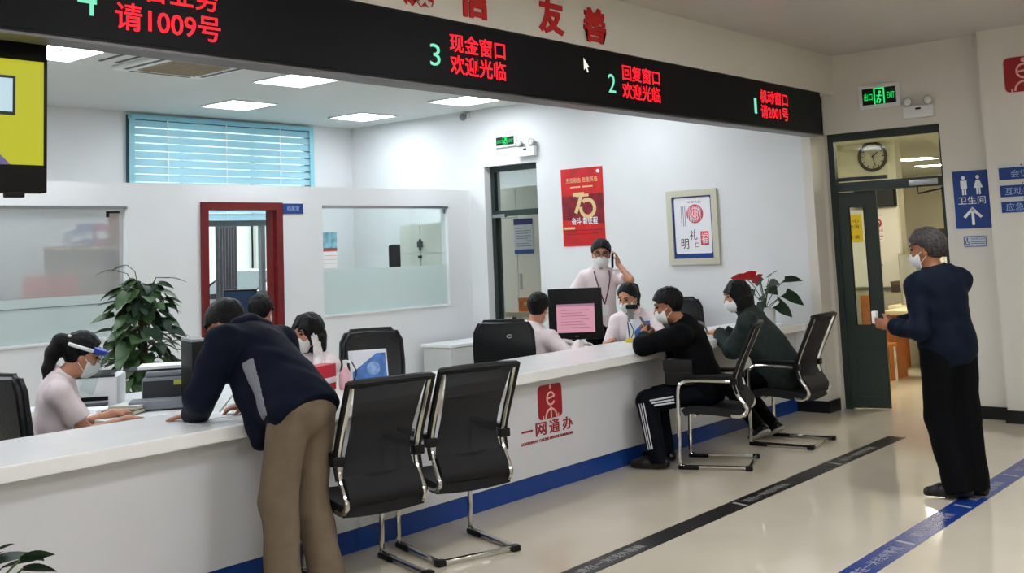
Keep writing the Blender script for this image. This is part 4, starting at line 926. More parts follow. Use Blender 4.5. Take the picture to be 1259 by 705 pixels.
part('backrest', MB().box((.0, -.03, .46), (.03, .20, .98), .006), M_WOOD, t); part('seat', MB().box((-.35, -.18, .42), (.02, .2, .46), .006), M_WOOD, t)
for x in (-.33, -.01):
    for y in (-.16, .17): part('leg', MB().cone((x, y, 0), (x, y, .42), .014), M_CHROME, t)
t = thing('book_cabinet', 'dark open cabinet behind the head of the standing man in navy', 'cabinet', (14.0, 4.42, 0))
part('body', MB().box((.35, 0, 0), (.37, .62, 1.70)).box((0, 0, 0), (.35, .03, 1.70)).box((0, .59, 0), (.35, .62, 1.70)).box((0, 0, 1.67), (.35, .62, 1.70)).box((0, .03, 1.08), (.35, .59, 1.11)).box((0, .03, .5), (.35, .59, .53)), mat('cab_brown', '#2b2420', .5), t, False)
for k in range(6): tag(part('binder', MB().box((14.08, 4.47 + .085*k, 1.111), (14.30, 4.545 + .085*k, 1.34), .004), M_CAB), '%s white binder from the right on the dark far room cabinet shelf' % ('first', 'second', 'third', 'fourth', 'fifth', 'sixth')[k], 'binder', 'white binders in the far room')
t = thing('glass_screen', 'clear desk screen left of the standing man in the far room', 'screen', (13.3, 4.62, .79), 0)
part('pane', MB().box((0, 0, .0), (.008, .38, .62)), M_HAZE, t, False); part('edge', MB().box((-.004, .375, 0), (.012, .388, .62)).box((-.004, 0, .615), (.012, .388, .627)), mat('olive_edge', '#8b8a72'), t, False)

# ================================================================ PEOPLE (signed-distance bodies, meshed with surface nets)
A = lambda *v: np.array(v, dtype=np.float32)
def nrm(v): v = np.asarray(v, dtype=np.float64); return v / (np.linalg.norm(v) + 1e-12)
def smin(a, b, k):
    if k <= 0: return np.minimum(a, b)
    h = np.clip(.5 + .5 * (b - a) / k, 0, 1); return b + (a - b) * h - k * h * (1 - h)
class Field:
    def __init__(s, lo, hi, h):
        s.h = h; s.lo = np.array(lo, dtype=np.float32); s.n = np.maximum(np.ceil((np.array(hi) - lo) / h).astype(int) + 1, 4)
        s.D = np.full(s.n, 9.0, dtype=np.float32)
    def _box(s, lo, hi):
        i0 = np.clip(np.floor((np.array(lo) - s.lo) / s.h).astype(int), 0, s.n - 1); i1 = np.clip(np.ceil((np.array(hi) - s.lo) / s.h).astype(int) + 1, 1, s.n)
        sl = tuple(slice(a, b) for a, b in zip(i0, i1))
        ax = [s.lo[k] + s.h * np.arange(i0[k], i1[k], dtype=np.float32) for k in range(3)]
        return sl, np.stack(np.meshgrid(*ax, indexing='ij'), -1)
    def _put(s, lo, hi, fn, k, sub=False):
        m = k + 3 * s.h + .02; sl, P = s._box(np.array(lo) - m, np.array(hi) + m)
        if P.size == 0: return
        d = fn(P)
        s.D[sl] = np.maximum(s.D[sl], -d) if sub else smin(s.D[sl], d, k)
    def cap(s, a, b, r1, r2=None, k=.02, cut=None, sub=False):
        a = A(*a); b = A(*b); r2 = r1 if r2 is None else r2; ba = b - a; L = float(ba @ ba) + 1e-9
        def fn(P):
            pa = P - a; t = np.clip(pa @ ba / L, 0, 1); d = np.linalg.norm(pa - t[..., None] * ba, axis=-1) - (r1 + (r2 - r1) * t)
            if cut is not None:
                for c, n in cut: d = np.maximum(d, (P - A(*c)) @ A(*n))
            return d
        r = max(r1, r2); s._put(np.minimum(a, b) - r, np.maximum(a, b) + r, fn, k, sub)
    def ell(s, c, rad, fr=None, k=.02, sub=False, cut=None):
        c = A(*c); rad = A(*rad); F = np.eye(3, dtype=np.float32) if fr is None else np.array(fr, dtype=np.float32)
        def fn(P):
            q = ((P - c) @ F.T) / rad; k0 = np.linalg.norm(q, axis=-1); k1 = np.linalg.norm(q / rad, axis=-1)
            d = k0 * (k0 - 1) / np.maximum(k1, 1e-6)
            if cut is not None:
                for cc, n in cut: d = np.maximum(d, (P - A(*cc)) @ A(*n))
            return d
        R = float(rad.max()); s._put(c - R, c + R, fn, k, sub)
    def all(s): return s._box(s.lo, s.lo + s.h * (s.n - 1))[1]
    def cut(s, c, n): s.D = np.maximum(s.D, (s.all() - A(*c)) @ A(*n))
    def wrinkle(s, amp, f, seed=0):
        P = s.all(); r = np.random.default_rng(seed); w = 0
        for i in range(5):
            v = r.normal(size=3); v = v / np.linalg.norm(v) * f * (.6 + .8 * r.random()); w = w + np.sin(P @ v.astype(np.float32) + r.random() * 6 + 1.3 * np.sin(P @ (v[[1, 2, 0]] * .7).astype(np.float32)))
        s.D = s.D + (amp / 3 * w).astype(np.float32)
    def mesh(s, name, org=(0, 0, 0)):
        D = s.D; S = D < 0; n = D.shape
        cnt = np.zeros(tuple(x - 1 for x in n), np.int8)
        offs = [(i, j, k) for i in (0, 1) for j in (0, 1) for k in (0, 1)]
        sl = lambda o: tuple(slice(o[q], n[q] - 1 + o[q]) for q in range(3))
        for o in offs: cnt += S[sl(o)]
        cells = np.argwhere((cnt > 0) & (cnt < 8))
        me = bpy.data.meshes.new(name)
        if len(cells) == 0: return me
        vals = {o: D[cells[:, 0] + o[0], cells[:, 1] + o[1], cells[:, 2] + o[2]] for o in offs}
        pos = np.zeros((len(cells), 3)); c_ = np.zeros(len(cells))
        for o in offs:
            for q in range(3):
                if o[q] == 0:
                    o2 = tuple(o[t] + (t == q) for t in range(3)); a = vals[o]; b = vals[o2]; m = (a < 0) != (b < 0)
                    t = np.where(m, a / np.where(m, a - b, 1), 0); p = np.tile(np.array(o, float), (len(cells), 1)); p[:, q] += t
                    pos += p * m[:, None]; c_ += m
        V = (cells + pos / c_[:, None]) * s.h + s.lo - np.array(org)
        idx = np.full(cnt.shape, -1, np.int64); idx[cells[:, 0], cells[:, 1], cells[:, 2]] = np.arange(len(cells)); Q = []
        for q in range(3):
            a = [slice(None)] * 3; b = [slice(None)] * 3; a[q] = slice(0, n[q] - 1); b[q] = slice(1, n[q])
            ch = S[tuple(a)] != S[tuple(b)]; e = np.argwhere(ch); u, v = (q + 1) % 3, (q + 2) % 3
            ok = (e[:, u] > 0) & (e[:, v] > 0) & (e[:, u] < n[u] - 1) & (e[:, v] < n[v] - 1); e = e[ok]
            def cell(du, dv):
                x = e.copy(); x[:, u] -= du; x[:, v] -= dv; return idx[x[:, 0], x[:, 1], x[:, 2]]
            quad = np.stack([cell(1, 1), cell(0, 1), cell(0, 0), cell(1, 0)], 1)
            ins = S[e[:, 0], e[:, 1], e[:, 2]]; quad[~ins] = quad[~ins][:, ::-1]; Q.append(quad)
        Q = np.concatenate(Q); Q = Q[(Q >= 0).all(1)]
        for _ in range(2):          # light smoothing
            acc = np.zeros_like(V); w = np.zeros(len(V))
            for i in range(4):
                a, b = Q[:, i], Q[:, (i + 1) % 4]; np.add.at(acc, a, V[b]); np.add.at(w, a, 1)
            V = np.where(w[:, None] > 0, .5 * V + .5 * acc / np.maximum(w, 1)[:, None], V)
        me.vertices.add(len(V)); me.vertices.foreach_set('co', V.astype(np.float32).ravel())
        me.loops.add(Q.size); me.loops.foreach_set('vertex_index', Q.astype(np.int32).ravel())
        me.polygons.add(len(Q)); me.polygons.foreach_set('loop_start', np.arange(0, Q.size, 4, dtype=np.int32))
        me.polygons.foreach_set('use_smooth', np.ones(len(Q), bool)); me.update(calc_edges=True); me.validate(); return me

def ik(a, c, l1, l2, pole):
    """middle joint between a and c, bent toward the pole direction"""
    a = np.array(a, float); c = np.array(c, float); d = c - a; L = np.linalg.norm(d); L2 = min(L, (l1 + l2) * .999); u = d / L
    x = (l1 * l1 - l2 * l2 + L2 * L2) / (2 * L2); h = math.sqrt(max(l1 * l1 - x * x, 0)); p = np.array(pole, float); p = nrm(p - u * (p @ u))
    return a + u * x * (L / L2) + p * h
class Person:
    def __init__(s, label, base, pel, neck, chest, head, face, hands, feet, s_=1.0, hs=1.0, female=False, skin=None, head_up=None, knee=None, elbow=None, seated=False, sw=None):
        s.t = thing('person', label, 'person', base); s.org = np.array(base, float); s.sc = s_; s.hs = hs; s.fem = female; s.skin = skin or M_SKIN
        s.pel = np.array(pel, float); s.neck = np.array(neck, float); s.head = np.array(head, float)
        s.u = nrm(s.neck - s.pel); s.r = nrm(np.cross(nrm(chest), s.u)); s.f = np.cross(s.u, s.r); s.T = np.linalg.norm(s.neck - s.pel)
        s.fr = np.stack([s.r, s.f, s.u])
        hu = nrm(head_up) if head_up is not None else nrm(s.head - s.neck + np.array([0, 0, .25])); s.hf = nrm(face)
        s.hr = nrm(np.cross(s.hf, hu)); s.hu = np.cross(s.hr, s.hf); s.hfr = np.stack([s.hr, s.hf, s.hu])
        w = sw or (.160 if female else .185); s.sh = {'R': s.neck - s.u * .075 + s.r * w * s_, 'L': s.neck - s.u * .075 - s.r * w * s_}
        s.wr = {k: np.array(v[0], float) for k, v in hands.items()}; s.hd = hands
        el = elbow or {}; s.el = {}
        for k in 'LR':
            pole = el.get(k, -s.u * .8 - s.f * .5 + (s.r if k == 'R' else -s.r) * .4); s.el[k] = ik(s.sh[k], s.wr[k], .29 * s_, .25 * s_, pole)
        hipw = .088 * s_; s.hip = {'R': s.pel + s.r * hipw - s.u * .01, 'L': s.pel - s.r * hipw - s.u * .01}
        s.an = {k: np.array(v[0], float) for k, v in feet.items()}; s.toe = {k: nrm(v[1]) for k, v in feet.items()}; kn = knee or {}
        s.kn = {k: ik(s.hip[k], s.an[k], .43 * s_, .41 * s_, kn.get(k, s.f + .2 * s.toe[k])) for k in 'LR'}
        pts = np.array([s.pel, s.neck, s.head, *s.wr.values(), *s.el.values(), *s.kn.values(), *s.an.values(), *s.sh.values()])
        s.lo = pts.min(0) - .24; s.hi = pts.max(0) + .24; s.lo[2] = max(s.lo[2], -.02)
    def H(s, x, y, z): return s.head + (s.hr * x + s.hf * y + s.hu * z) * s.hs
    def body(s, h=.0085):
        F = Field(s.lo, s.hi, h); c = s.sc; q = s.hs
        F.ell(s.pel, A(.15, .105, .11) * c, s.fr); F.ell(s.pel + s.u * .36 * s.T, A(.125, .09, .17) * c, s.fr, .05)
        F.ell(s.pel + s.u * .70 * s.T, A(.145, .10, .19) * c, s.fr, .05); F.cap(s.sh['L'], s.sh['R'], .05 * c, k=.05)
        for k in 'LR':
            F.cap(s.sh[k], s.el[k], .046 * c, .036 * c, .03); F.cap(s.el[k], s.wr[k], .036 * c, .025 * c, .015)
            F.cap(s.hip[k], s.kn[k], .075 * c, .05 * c, .03); F.cap(s.kn[k], s.an[k], .05 * c, .034 * c, .02)
            F.cap(s.an[k] - A(0, 0, .03), s.an[k] + s.toe[k] * .13 - A(0, 0, .045), .032, .026, .02); s.hand(F, k)
        F.cap(s.neck - s.u * .02, s.H(0, -.012, -.05), .056 * c, .052 * c, .03)
        F.ell(s.H(0, -.014, .026), A(.074, .096, .098) * q, s.hfr, .01); F.ell(s.H(0, .024, -.05), A(.056, .066, .064) * q, s.hfr, .03)
        F.ell(s.H(0, .062, -.096), A(.024, .02, .02) * q, s.hfr, .02); F.cap(s.H(0, .082, .018), s.H(0, .104, -.026), .009 * q, .013 * q, .012)
        F.cap(s.H(-.04, .074, .034), s.H(.04, .074, .034), .011 * q, k=.012)
        for x in (-1, 1):
            F.ell(s.H(x * .031, .092, .014), A(.017, .014, .010) * q, s.hfr, 0, sub=True); F.ell(s.H(x * .074, -.005, -.012), A(.009, .018, .031) * q, s.hfr, .006)
            F.ell(s.H(x * .035, .066, -.02), A(.022, .02, .02) * q, s.hfr, .015)
        F.cap(s.H(-.018, .082, -.062), s.H(.018, .082, -.062), .007 * q, k=.006)
        b = put('body', F.mesh('body', s.org), s.skin, s.t)
        for x in (-1, 1):
            part('eye', MB().ball(Vector(s.H(x * .031, .0785, .013) - s.org), (.0105 * q, .0105 * q, .0075 * q), 10, 8), M_EYE, s.t)
            part('eyebrow', MB().tube([Vector(s.H(x * k_, .084 + .004 * (2 - i), .034 + .004 * (i == 1)) - s.org) for i, k_ in enumerate((.015, .032, .05))], .004 * q, 5), s.hairm if hasattr(s, 'hairm') else M_HAIR, s.t)
        return b
    def hand(s, F, k):
        w, d, n, curl = s.hd[k][:4]; w = np.array(w, float); d = nrm(d); n = np.array(n, float); n = nrm(n - d * (n @ d)); side = np.cross(d, n) * (1 if k == 'R' else -1); c = s.sc
        th = s.hd[k][4] if len(s.hd[k]) > 4 else .35
        F.ell(w + d * .05 * c, A(.040, .052, .017) * c, np.stack([side, d, n]), .012); F.cap(w - d * .01, w + d * .03, .026 * c, .026 * c, .015)
        for i, (o, L) in enumerate(((.029, .068), (.010, .076), (-.010, .070), (-.029, .055))):
            p = w + d * .088 * c + side * o * c; a = 0
            for j, fr in enumerate((.46, .30, .24)):
                a += curl * (.75 if j == 0 else 1.0); v = d * math.cos(a) + n * math.sin(a) + side * o * 1.2 * (j == 0); e = p + nrm(v) * L * fr * c
                F.cap(p, e, (.0092 - .0006 * j) * c, (.0088 - .0007 * j) * c, .004); p = e
        p = w + d * .02 * c + side * .03 * c
        for L, a in ((.04, th), (.03, th * 1.6)):
            v = nrm(d * .75 + side * .7 * (1 - a) + n * a); e = p + v * L * c; F.cap(p, e, .0115 * c, .0095 * c, .006); p = e
    def torso(s, F, m, kk=.05, bust=True, waist=1.0, belly=0):
        c = s.sc
        F.ell(s.pel + s.u * .02, (A(.15, .105, .15) * c + m * waist), s.fr, kk); F.ell(s.pel + s.u * .36 * s.T + s.f * belly, (A(.128, .092, .18) * c + m * waist), s.fr, kk)
        F.ell(s.pel + s.u * .70 * s.T, (A(.148, .10, .19) * c + m), s.fr, kk); F.cap(s.sh['L'], s.sh['R'], .04 * c + m, k=kk)
        for k in 'LR': F.cap(s.neck - s.u * .03, s.sh[k], .055 * c + m * .6, .046 * c + m, .03)
        F.cap(s.neck - s.u * .07, s.neck + s.u * .0, .085 * c + m * .5, .06 * c + m * .4, .03)
        if s.fem and bust:
            for x in (-1, 1): F.ell(s.pel + s.u * .66 * s.T + s.f * .075 + s.r * .06 * x, A(.06, .05, .06) + m * .4, s.fr, .04)
    def top(s, name, m_, m=.016, sleeve='long', hem=-.10, fold=.004, freq=38, h=.009, waist=1.0, belly=0, seed=1, hang=None, slm=None, collar=True):
        F = Field(s.lo, s.hi, h); c = s.sc; s.torso(F, m, waist=waist, belly=belly); sm = m if slm is None else slm
        if hang:
            for a, b, r1, r2 in hang: F.cap(a, b, r1, r2, .06)
        F.cut(s.pel + s.u * hem, -s.u); F.cut(s.neck + s.u * .035 - s.f * .02, s.u * .9 + s.f * .35)
        for k in 'LR':
            v = nrm(s.el[k] - s.sh[k]); w = nrm(s.wr[k] - s.el[k])
            if sleeve == 'short':
                e = s.sh[k] + (s.el[k] - s.sh[k]) * .72; F.cap(s.sh[k], s.el[k], .052 * c + sm, .046 * c + sm * 1.3, .03, cut=[(e, v)])
            else:
                fr = sleeve if isinstance(sleeve, float) else .93
                e = s.el[k] + (s.wr[k] - s.el[k]) * fr
                F.cap(s.sh[k], s.el[k], .052 * c + sm, .042 * c + sm, .03); F.cap(s.el[k], s.wr[k], .042 * c + sm, .030 * c + sm, .02, cut=[(e, w)])
        if fold: F.wrinkle(fold, freq, seed)
        s.topF = F
        o = put(name, F.mesh(name, s.org), m_, s.t)
        if collar: s.collar(o, m_, m)
        return o
    def collar(s, parent, m_, m=.016):
        F = Field(s.neck - .2, s.neck + .2, .006); a = s.neck - s.u * .03; hd = s.H(0, -.012, -.05); d = nrm(hd - s.neck); b = s.neck + d * .055; c = s.sc
        F.cap(a, b, .082 * c + m * .3, .066 * c + m * .3, 0, cut=[(b - d * .005, nrm(d - .25 * s.f)), (a, -d)]); F.cap(a - d * .05, b + d * .06, .060 * c + m * .25, .058 * c + m * .25, 0, sub=True)
        F.cap(s.neck + s.f * .08 - d * .03, s.neck + s.f * .13 + d * .08, .022, .034, 0, sub=True)
        return put('collar', F.mesh('collar', s.org), m_, parent)
    def patch(s, name, m_, F, shape, off=.003, parent=None):
        G = Field(F.lo, F.lo, F.h); G.h = F.h; G.lo = F.lo; G.n = F.n; G.D = np.maximum(np.maximum(F.D - off, -(F.D + .012)), shape(F.all()).astype(np.float32))
        return put(name, G.mesh(name, s.org), m_, parent or s.t)
    def trousers(s, name, m_, r=(.098, .072, .062), waist=.10, h=.009, fold=.004, seed=3, hemz=.05):
        pts = np.array([s.pel, *s.kn.values(), *s.an.values()]); F = Field(np.maximum(pts.min(0) - .22, [-9, -9, -.02]), pts.max(0) + .25, h); c = s.sc
        F.ell(s.pel + s.u * .0, A(.168, .125, .15) * c, s.fr, .04); F.cut(s.pel + s.u * waist, s.u)
        for k in 'LR':
            v = nrm(s.an[k] - s.kn[k]); e = s.an[k] + v * hemz
            F.cap(s.hip[k], s.kn[k], r[0] * c, r[1] * c, .035); F.cap(s.kn[k], s.an[k] + v * .06, r[1] * c, r[2] * c, .03, cut=[(e, v)])
        F.wrinkle(fold, 34, seed); s.trF = F; return put(name, F.mesh(name, s.org), m_, s.t)
    def shoes(s, m_, sole=None, name='shoe'):
        for k in 'LR':
            a = s.an[k]; t = nrm([s.toe[k][0], s.toe[k][1], s.toe[k][2]]); up = nrm(np.array([0, 0, 1.]) - t * t[2]); b = a - up * .075; F = Field(a - .3, a + .32, .007)
            F.cap(b - t * .05 + up * .035, b + t * .10 + up * .035, .044, .046, .02); F.cap(b + t * .10 + up * .03, b + t * .175 + up * .022, .046, .034, .02); F.cap(b + up * .03, a + up * .01, .045, .042, .03); F.cut(b, -up); F.cut(a + up * .02, up)
            o = put(name, F.mesh(name, s.org), m_, s.t)
            if sole:
                G = Field(a - .3, a + .32, .007); G.cap(b - t * .05 + up * .01, b + t * .10 + up * .01, .049, .05, 0); G.cap(b + t * .10 + up * .01, b + t * .178 + up * .01, .05, .037, .01); G.cut(b - up * .002, -up); G.cut(b + up * .022, up)
                put('sole', G.mesh('sole', s.org), sole, o)
    def hair(s, style='short', m_=None, amp=.0025):
        m_ = m_ or M_HAIR; s.hairm = m_; q = s.hs; lo = s.head - .36 * q; hi = s.head + .25 * q; F = Field(lo, hi, .006)
        P = F.all(); L = ((P - A(*s.head)) @ np.array(s.hfr, dtype=np.float32).T) / q; x, y, z = L[..., 0], L[..., 1], L[..., 2]
        def E(c, r):
            k = (L - A(*c)) / A(*r); k0 = np.linalg.norm(k, axis=-1); k1 = np.linalg.norm(k / A(*r), axis=-1); return k0 * (k0 - 1) / np.maximum(k1, 1e-6)
        if style in ('short', 'tail'):
            g = .012 if style == 'short' else .008
            wob = .005 * np.sin(x * 95 + 3 * np.sin(y * 60)) + .004 * np.sin(y * 140 + 1.3)
            d = E((0, -.016, .028), (.0785, .1005, .102)) - (g + .002) * np.clip((z + .045) / .11, 0, 1); n = nrm((.62, -.78))
            hl = (.066 + .006 * (x / .06) ** 2) if style == 'short' else (.072 + .020 * np.clip(1 - (x / .06) ** 2, -1, 1))
            d = np.maximum(d, np.minimum((y - .076) * n[0] + (z - hl + wob) * n[1], y + .012 + wob)); d = np.maximum(d, -(z + .090 + wob))
            d = np.maximum(d, np.where(z < .035, (y - .034) * .9, -9))
        elif style == 'bob':
            d = E((0, -.024, .026), (.092, .106, .113)); d = smin(d, np.maximum(E((0, -.03, -.06), (.097, .085, .10)), -(z + .125)), .03)
            fo = E((0, .105, -.045), (.066, .085, .105)); d = np.maximum(d, -fo)
        else:
            d = E((0, -.018, .028), (.086, .108, .110)); d = smin(d, np.maximum(E((0, -.045, -.04), (.080, .068, .085)), -(z + .11)), .03); fo = E((0, .10, -.05), (.070, .105, .105)); d = np.maximum(d, -fo)
        d = d * q + amp * np.sin(x * 170 + 2 * np.sin(z * 40)) * .6 + amp * .5 * np.sin(y * 150 + z * 60)
        F.D = d.astype(np.float32)
        if style == 'tail':
            pts = [s.H(0, -.09, .05), s.H(0, -.135, .04), s.H(0, -.15, -.03), s.H(.01, -.145, -.12), s.H(.02, -.125, -.22)]; rr = [.04, .045, .042, .03, .006]
            for a, b, r1, r2 in zip(pts, pts[1:], rr, rr[1:]): F.cap(a, b, r1 * q, r2 * q, .02)
        rg = np.random.default_rng(int(abs(s.head[0]) * 1000) % 977)
        if style == 'short':
            for i in range(-4, 5):
                x = i * .0155; F.cap(s.H(x * .9, .035, .120 - 1.6 * x * x * 10), s.H(x * 1.1 + rg.normal() * .003, .093 - abs(x) * .42, .078 - abs(x) * .42 + rg.normal() * .005), .017 * q, .007 * q, .008)
            for i in range(26):
                a = rg.uniform(-2.6, 2.6); e = rg.uniform(.2, 1.2); p0 = np.array([math.sin(a + math.pi) * math.cos(e) * .078, -.02 + math.cos(a + math.pi) * math.cos(e) * .10, .03 + math.sin(e) * .098])
                F.cap(s.H(*p0), s.H(*(p0 * 1.0 + rg.normal(size=3) * .012 + [0, 0, -.022])), .015 * q, .009 * q, .006)
        if style in ('bob', 'crop'):
            for i in range(-5, 6):
                x = i * .0135; zz = (.050 if style == 'bob' else .062) - abs(x) * .25
                F.cap(s.H(x * .8, .02, .120 - abs(x) * .25), s.H(x * 1.15 + rg.normal() * .004, .097 - abs(x) * .45, zz + rg.normal() * .006), .018 * q, .006 * q, .008)
            L0 = -.135 if style == 'bob' else -.115
            for i in range(22):
                a = -2.0 + 4.0 * i / 21; x = math.sin(a + math.pi) * (.086 if style == 'bob' else .074); y = -.035 + math.cos(a + math.pi) * .078
                F.cap(s.H(x, y, -.02 + rg.normal() * .01), s.H(x * (1.05 + rg.normal() * .05), y * 1.03, L0 + rg.normal() * .012), .022 * q, .007 * q, .006)
        return put('hair', F.mesh('hair', s.org), m_, s.t)
    def mask(s, cup=True):
        q = s.hs; F = Field(s.head - .17 * q, s.head + .17 * q, .005); P = F.all(); L = ((P - A(*s.head)) @ np.array(s.hfr, dtype=np.float32).T) / q
        def E(c, r):
            k = (L - A(*c)) / A(*r); k0 = np.linalg.norm(k, axis=-1); k1 = np.linalg.norm(k / A(*r), axis=-1); return k0 * (k0 - 1) / np.maximum(k1, 1e-6)
        d = E((0, .024, -.05), (.066, .078, .076)); d = smin(d, E((0, .082, -.043), (.036, .036 if cup else .028, .042)), .02)
        y, z = L[..., 1], L[..., 2]; d = np.maximum(d, np.maximum(z + .012 - .10 * np.clip(y - .085, -.08, .0) * -1 * .6, .034 - y)); d = np.maximum(d, -(z + .116)); F.D = (d * q).astype(np.float32)
        o = put('face_mask', F.mesh('face_mask', s.org), M_MASK, s.t)
        for x in (-1, 1):
            for z0, z1 in ((-.02, .012), (-.075, -.036)):
                part('ear_loop', MB().tube([Vector(s.H(x * .062, .036, z0) - s.org), Vector(s.H(x * .0785, -.012, z1) - s.org)], .0022, 5), M_MASK, o)
        return o
    def tube(s, name, pts, r, m_, parent=None, n=6, smooth=3, flat=1.0):
        return part(name, MB().tube([Vector(np.array(p) - s.org) for p in pts], r, n, flat, smooth=smooth), m_, parent or s.t)
def box_in(c, fr, half):
    c = A(*c); fr = np.array(fr, dtype=np.float32); half = A(*half)
    return lambda P: (np.abs((P - c) @ fr.T) - half).max(-1)

# --- standing man in dark navy with his back to us
g = Person('standing man in a dark navy jacket and black trousers on the blue floor line', (7.16, 2.42, 0), pel=(7.16, 2.42, .93), neck=(7.135, 2.45, 1.405), chest=(.55, .84, 0),
           head=(7.135, 2.50, 1.545), face=(-.10, .99, -.10), hands={'L': ((7.02, 2.72, 1.07), (.15, .95, .12), (.9, -.1, .2), .45), 'R': ((7.22, 2.76, 1.06), (-.7, .7, .1), (-.7, -.5, .1), .5)},
           feet={'L': ((7.12, 2.415, .085), (-.25, .96, 0)), 'R': ((7.235, 2.35, .085), (.2, .97, 0))}, skin=M_SKIN2, hs=1.05, elbow={'L': (-.5, -.5, -.8), 'R': (.9, -.5, -.55)}, sw=.160)
g.hair('short', M_HAIRG); g.body(); g.mask(False); g.top('jacket', M_NAVY2, .034, hem=-.11, fold=.005, waist=1.3, slm=.022); g.trousers('trousers', M_BLACKC, (.108, .094, .09)); g.shoes(M_SHOE)
tag(part('folded_paper', MB().box((7.045, 2.83, 1.08), (7.085, 2.86, 1.16), .002), M_PAPER), 'small folded paper in the hands of the standing man in navy', 'paper')

# --- man stooping over the counter
g = Person('man in a navy jacket and khaki trousers stooping over the counter to write', (3.58, 4.36, 0), pel=(3.60, 4.43, .905), neck=(3.585, 4.86, 1.275), chest=(-.18, .62, -.9),
           head=(3.595, 5.035, 1.31), face=(-.42, .60, -.68), head_up=(-.1, .55, .8), hands={'L': ((3.415, 5.06, .872), (-.62, .76, -.12), (0, .1, -1), .10), 'R': ((3.70, 5.01, .885), (-.75, .45, -.1), (-.3, .2, -1), .55)},
           feet={'L': ((3.42, 4.36, .085), (-.15, .98, 0)), 'R': ((3.645, 4.31, .085), (.1, .99, 0))}, skin=M_SKIN2, elbow={'L': (-.5, -.3, -.4), 'R': (.8, -.5, .1)}, knee={'L': (-.1, 1, 0), 'R': (.1, 1, 0)}, sw=.20, hs=1.06)
g.hair('short'); g.body(); g.mask(False)
fb = g.pel + g.u * .10 + g.f * .12
g.top('jacket', M_NAVY, .042, sleeve=1.0, hem=-.06, fold=.007, freq=30, waist=1.55, hang=[(g.pel + g.u * .30 + g.f * .08 - g.r * .08, g.pel + g.u * .04 + g.f * .24 - g.r * .09, .11, .05)])
for nm, c0, hw in (('side_stripe', g.pel + g.u * .165 - g.r * .17 + g.f * .01, (.2, .022, .17)),):
    fr_ = np.stack([g.r, nrm(g.f * .95 + g.u * .30), nrm(g.u * .95 - g.f * .30)]); g.patch(nm, M_STRIPE, g.topF, box_in(c0, fr_, (.12, .036, .16)), .004)
F = Field(g.neck - .3, g.neck + .3, .008); hc = g.neck - g.f * .055 + g.u * .015
for x0, x1 in ((-.10, 0), (0, .10)): F.cap(hc + g.r * x0 - g.u * .02 * (x0 < 0), hc + g.r * x1 - g.u * .02 * (x1 > 0), .05 if x0 == 0 else .042, .042 if x0 == 0 else .05, .03)
F.wrinkle(.004, 40, 5); put('hood', F.mesh('hood', g.org), M_NAVY, g.t)
g.trousers('trousers', M_KHAKI, (.106, .092, .086), fold=.006); g.shoes(M_SHOE)

# --- clerk with the face shield
g = Person('clerk in a face shield with a ponytail and pink shirt behind the counter', (3.30, 6.2, 0), pel=(3.22, 6.22, .56), neck=(3.27, 6.2, 1.03), chest=(.9, -.42, 0),
           head=(3.375, 6.14, 1.145), face=(.84, -.40, -.36), hands={'R': ((3.56, 5.98, .76), (.9, .2, 0), (0, 0, -1), .3), 'L': ((3.66, 6.3, .765), (.95, -.1, 0), (0, 0, -1), .3)},
           feet={'L': ((3.62, 6.2, .085), (.9, -.3, 0)), 'R': ((3.58, 6.02, .085), (.9, -.4, 0))}, female=True, hs=1.03, s_=.95, elbow={'R': (-.35, -.3, -1), 'L': (0, .3, -1)})
g.hair('tail'); g.body(); g.mask(); g.top('shirt', M_PINK, .018, 'short', hem=-.12); g.trousers('trousers', M_BLACKC); g.shoes(M_SHOE)
band = [g.H(.088 * math.sin(a), -.012 + .112 * math.cos(a), .045 - .0 * a) for a in np.linspace(-2.4, 2.4, 17)]
fs = g.tube('shield_band', band, .011, M_WHITEP, smooth=1)
g.tube('shield_brow', [g.H(.086 * math.sin(a), -.008 + .118 * math.cos(a), .05) for a in np.linspace(-1.15, 1.15, 9)], .021, mat('shield_blue', '#1d3fae', .35), fs, smooth=1)
G = [[Vector(g.H(.092 * math.sin(a), -.004 + (.128 + .012 * v) * math.cos(a), .05 - .24 * v) - g.org) for a in np.linspace(-1.2, 1.2, 13)] for v in np.linspace(0, 1, 5)]
part('shield_visor', MB().grid(G), glass('visor', '#eef4f4'), fs); part('hair_clip', MB().ball(Vector(g.H(.04, -.105, .085) - g.org), (.012, .012, .01), 8, 6), M_WHITEP, g.t)

# --- clerk with the black bob holding her hand to her face
g = Person('clerk with a black bob and mask resting a gloved hand on her cheek', (5.0, 5.95, 0), pel=(4.98, 5.98, .54), neck=(4.945, 5.95, 1.02), chest=(-.92, -.05, 0),
           head=(4.87, 5.92, 1.15), face=(-.90, -.02, -.12), hands={'L': ((4.865, 5.80, .985), (.0, .16, .98), (-.2, .9, -.1), .10), 'R': ((4.70, 6.16, .80), (-.9, -.2, 0), (0, 0, -1), .3)},
           feet={'L': ((4.60, 5.88, .085), (-.98, 0, 0)), 'R': ((4.60, 6.06, .085), (-.98, 0, 0))}, female=True, s_=.96, hs=1.02, elbow={'L': (.2, -.5, -1), 'R': (0, .3, -1)})
g.hair('bob'); g.body(); g.mask(); g.top('shirt', M_PINK, .018, 'short', hem=-.12); g.trousers('trousers', M_BLACKC); g.shoes(M_SHOE)
F = Field(g.wr['L'] - .25, g.wr['L'] + .25, .006); sk = g.sc; g.sc = 1.09; g.hand(F, 'L'); g.sc = sk; F.cap(g.el['L'] * .25 + g.wr['L'] * .75, g.wr['L'], .036, .034, .01); put('glove', F.mesh('glove', g.org), mat('glove_white', '#e3dedc', .6), g.t)

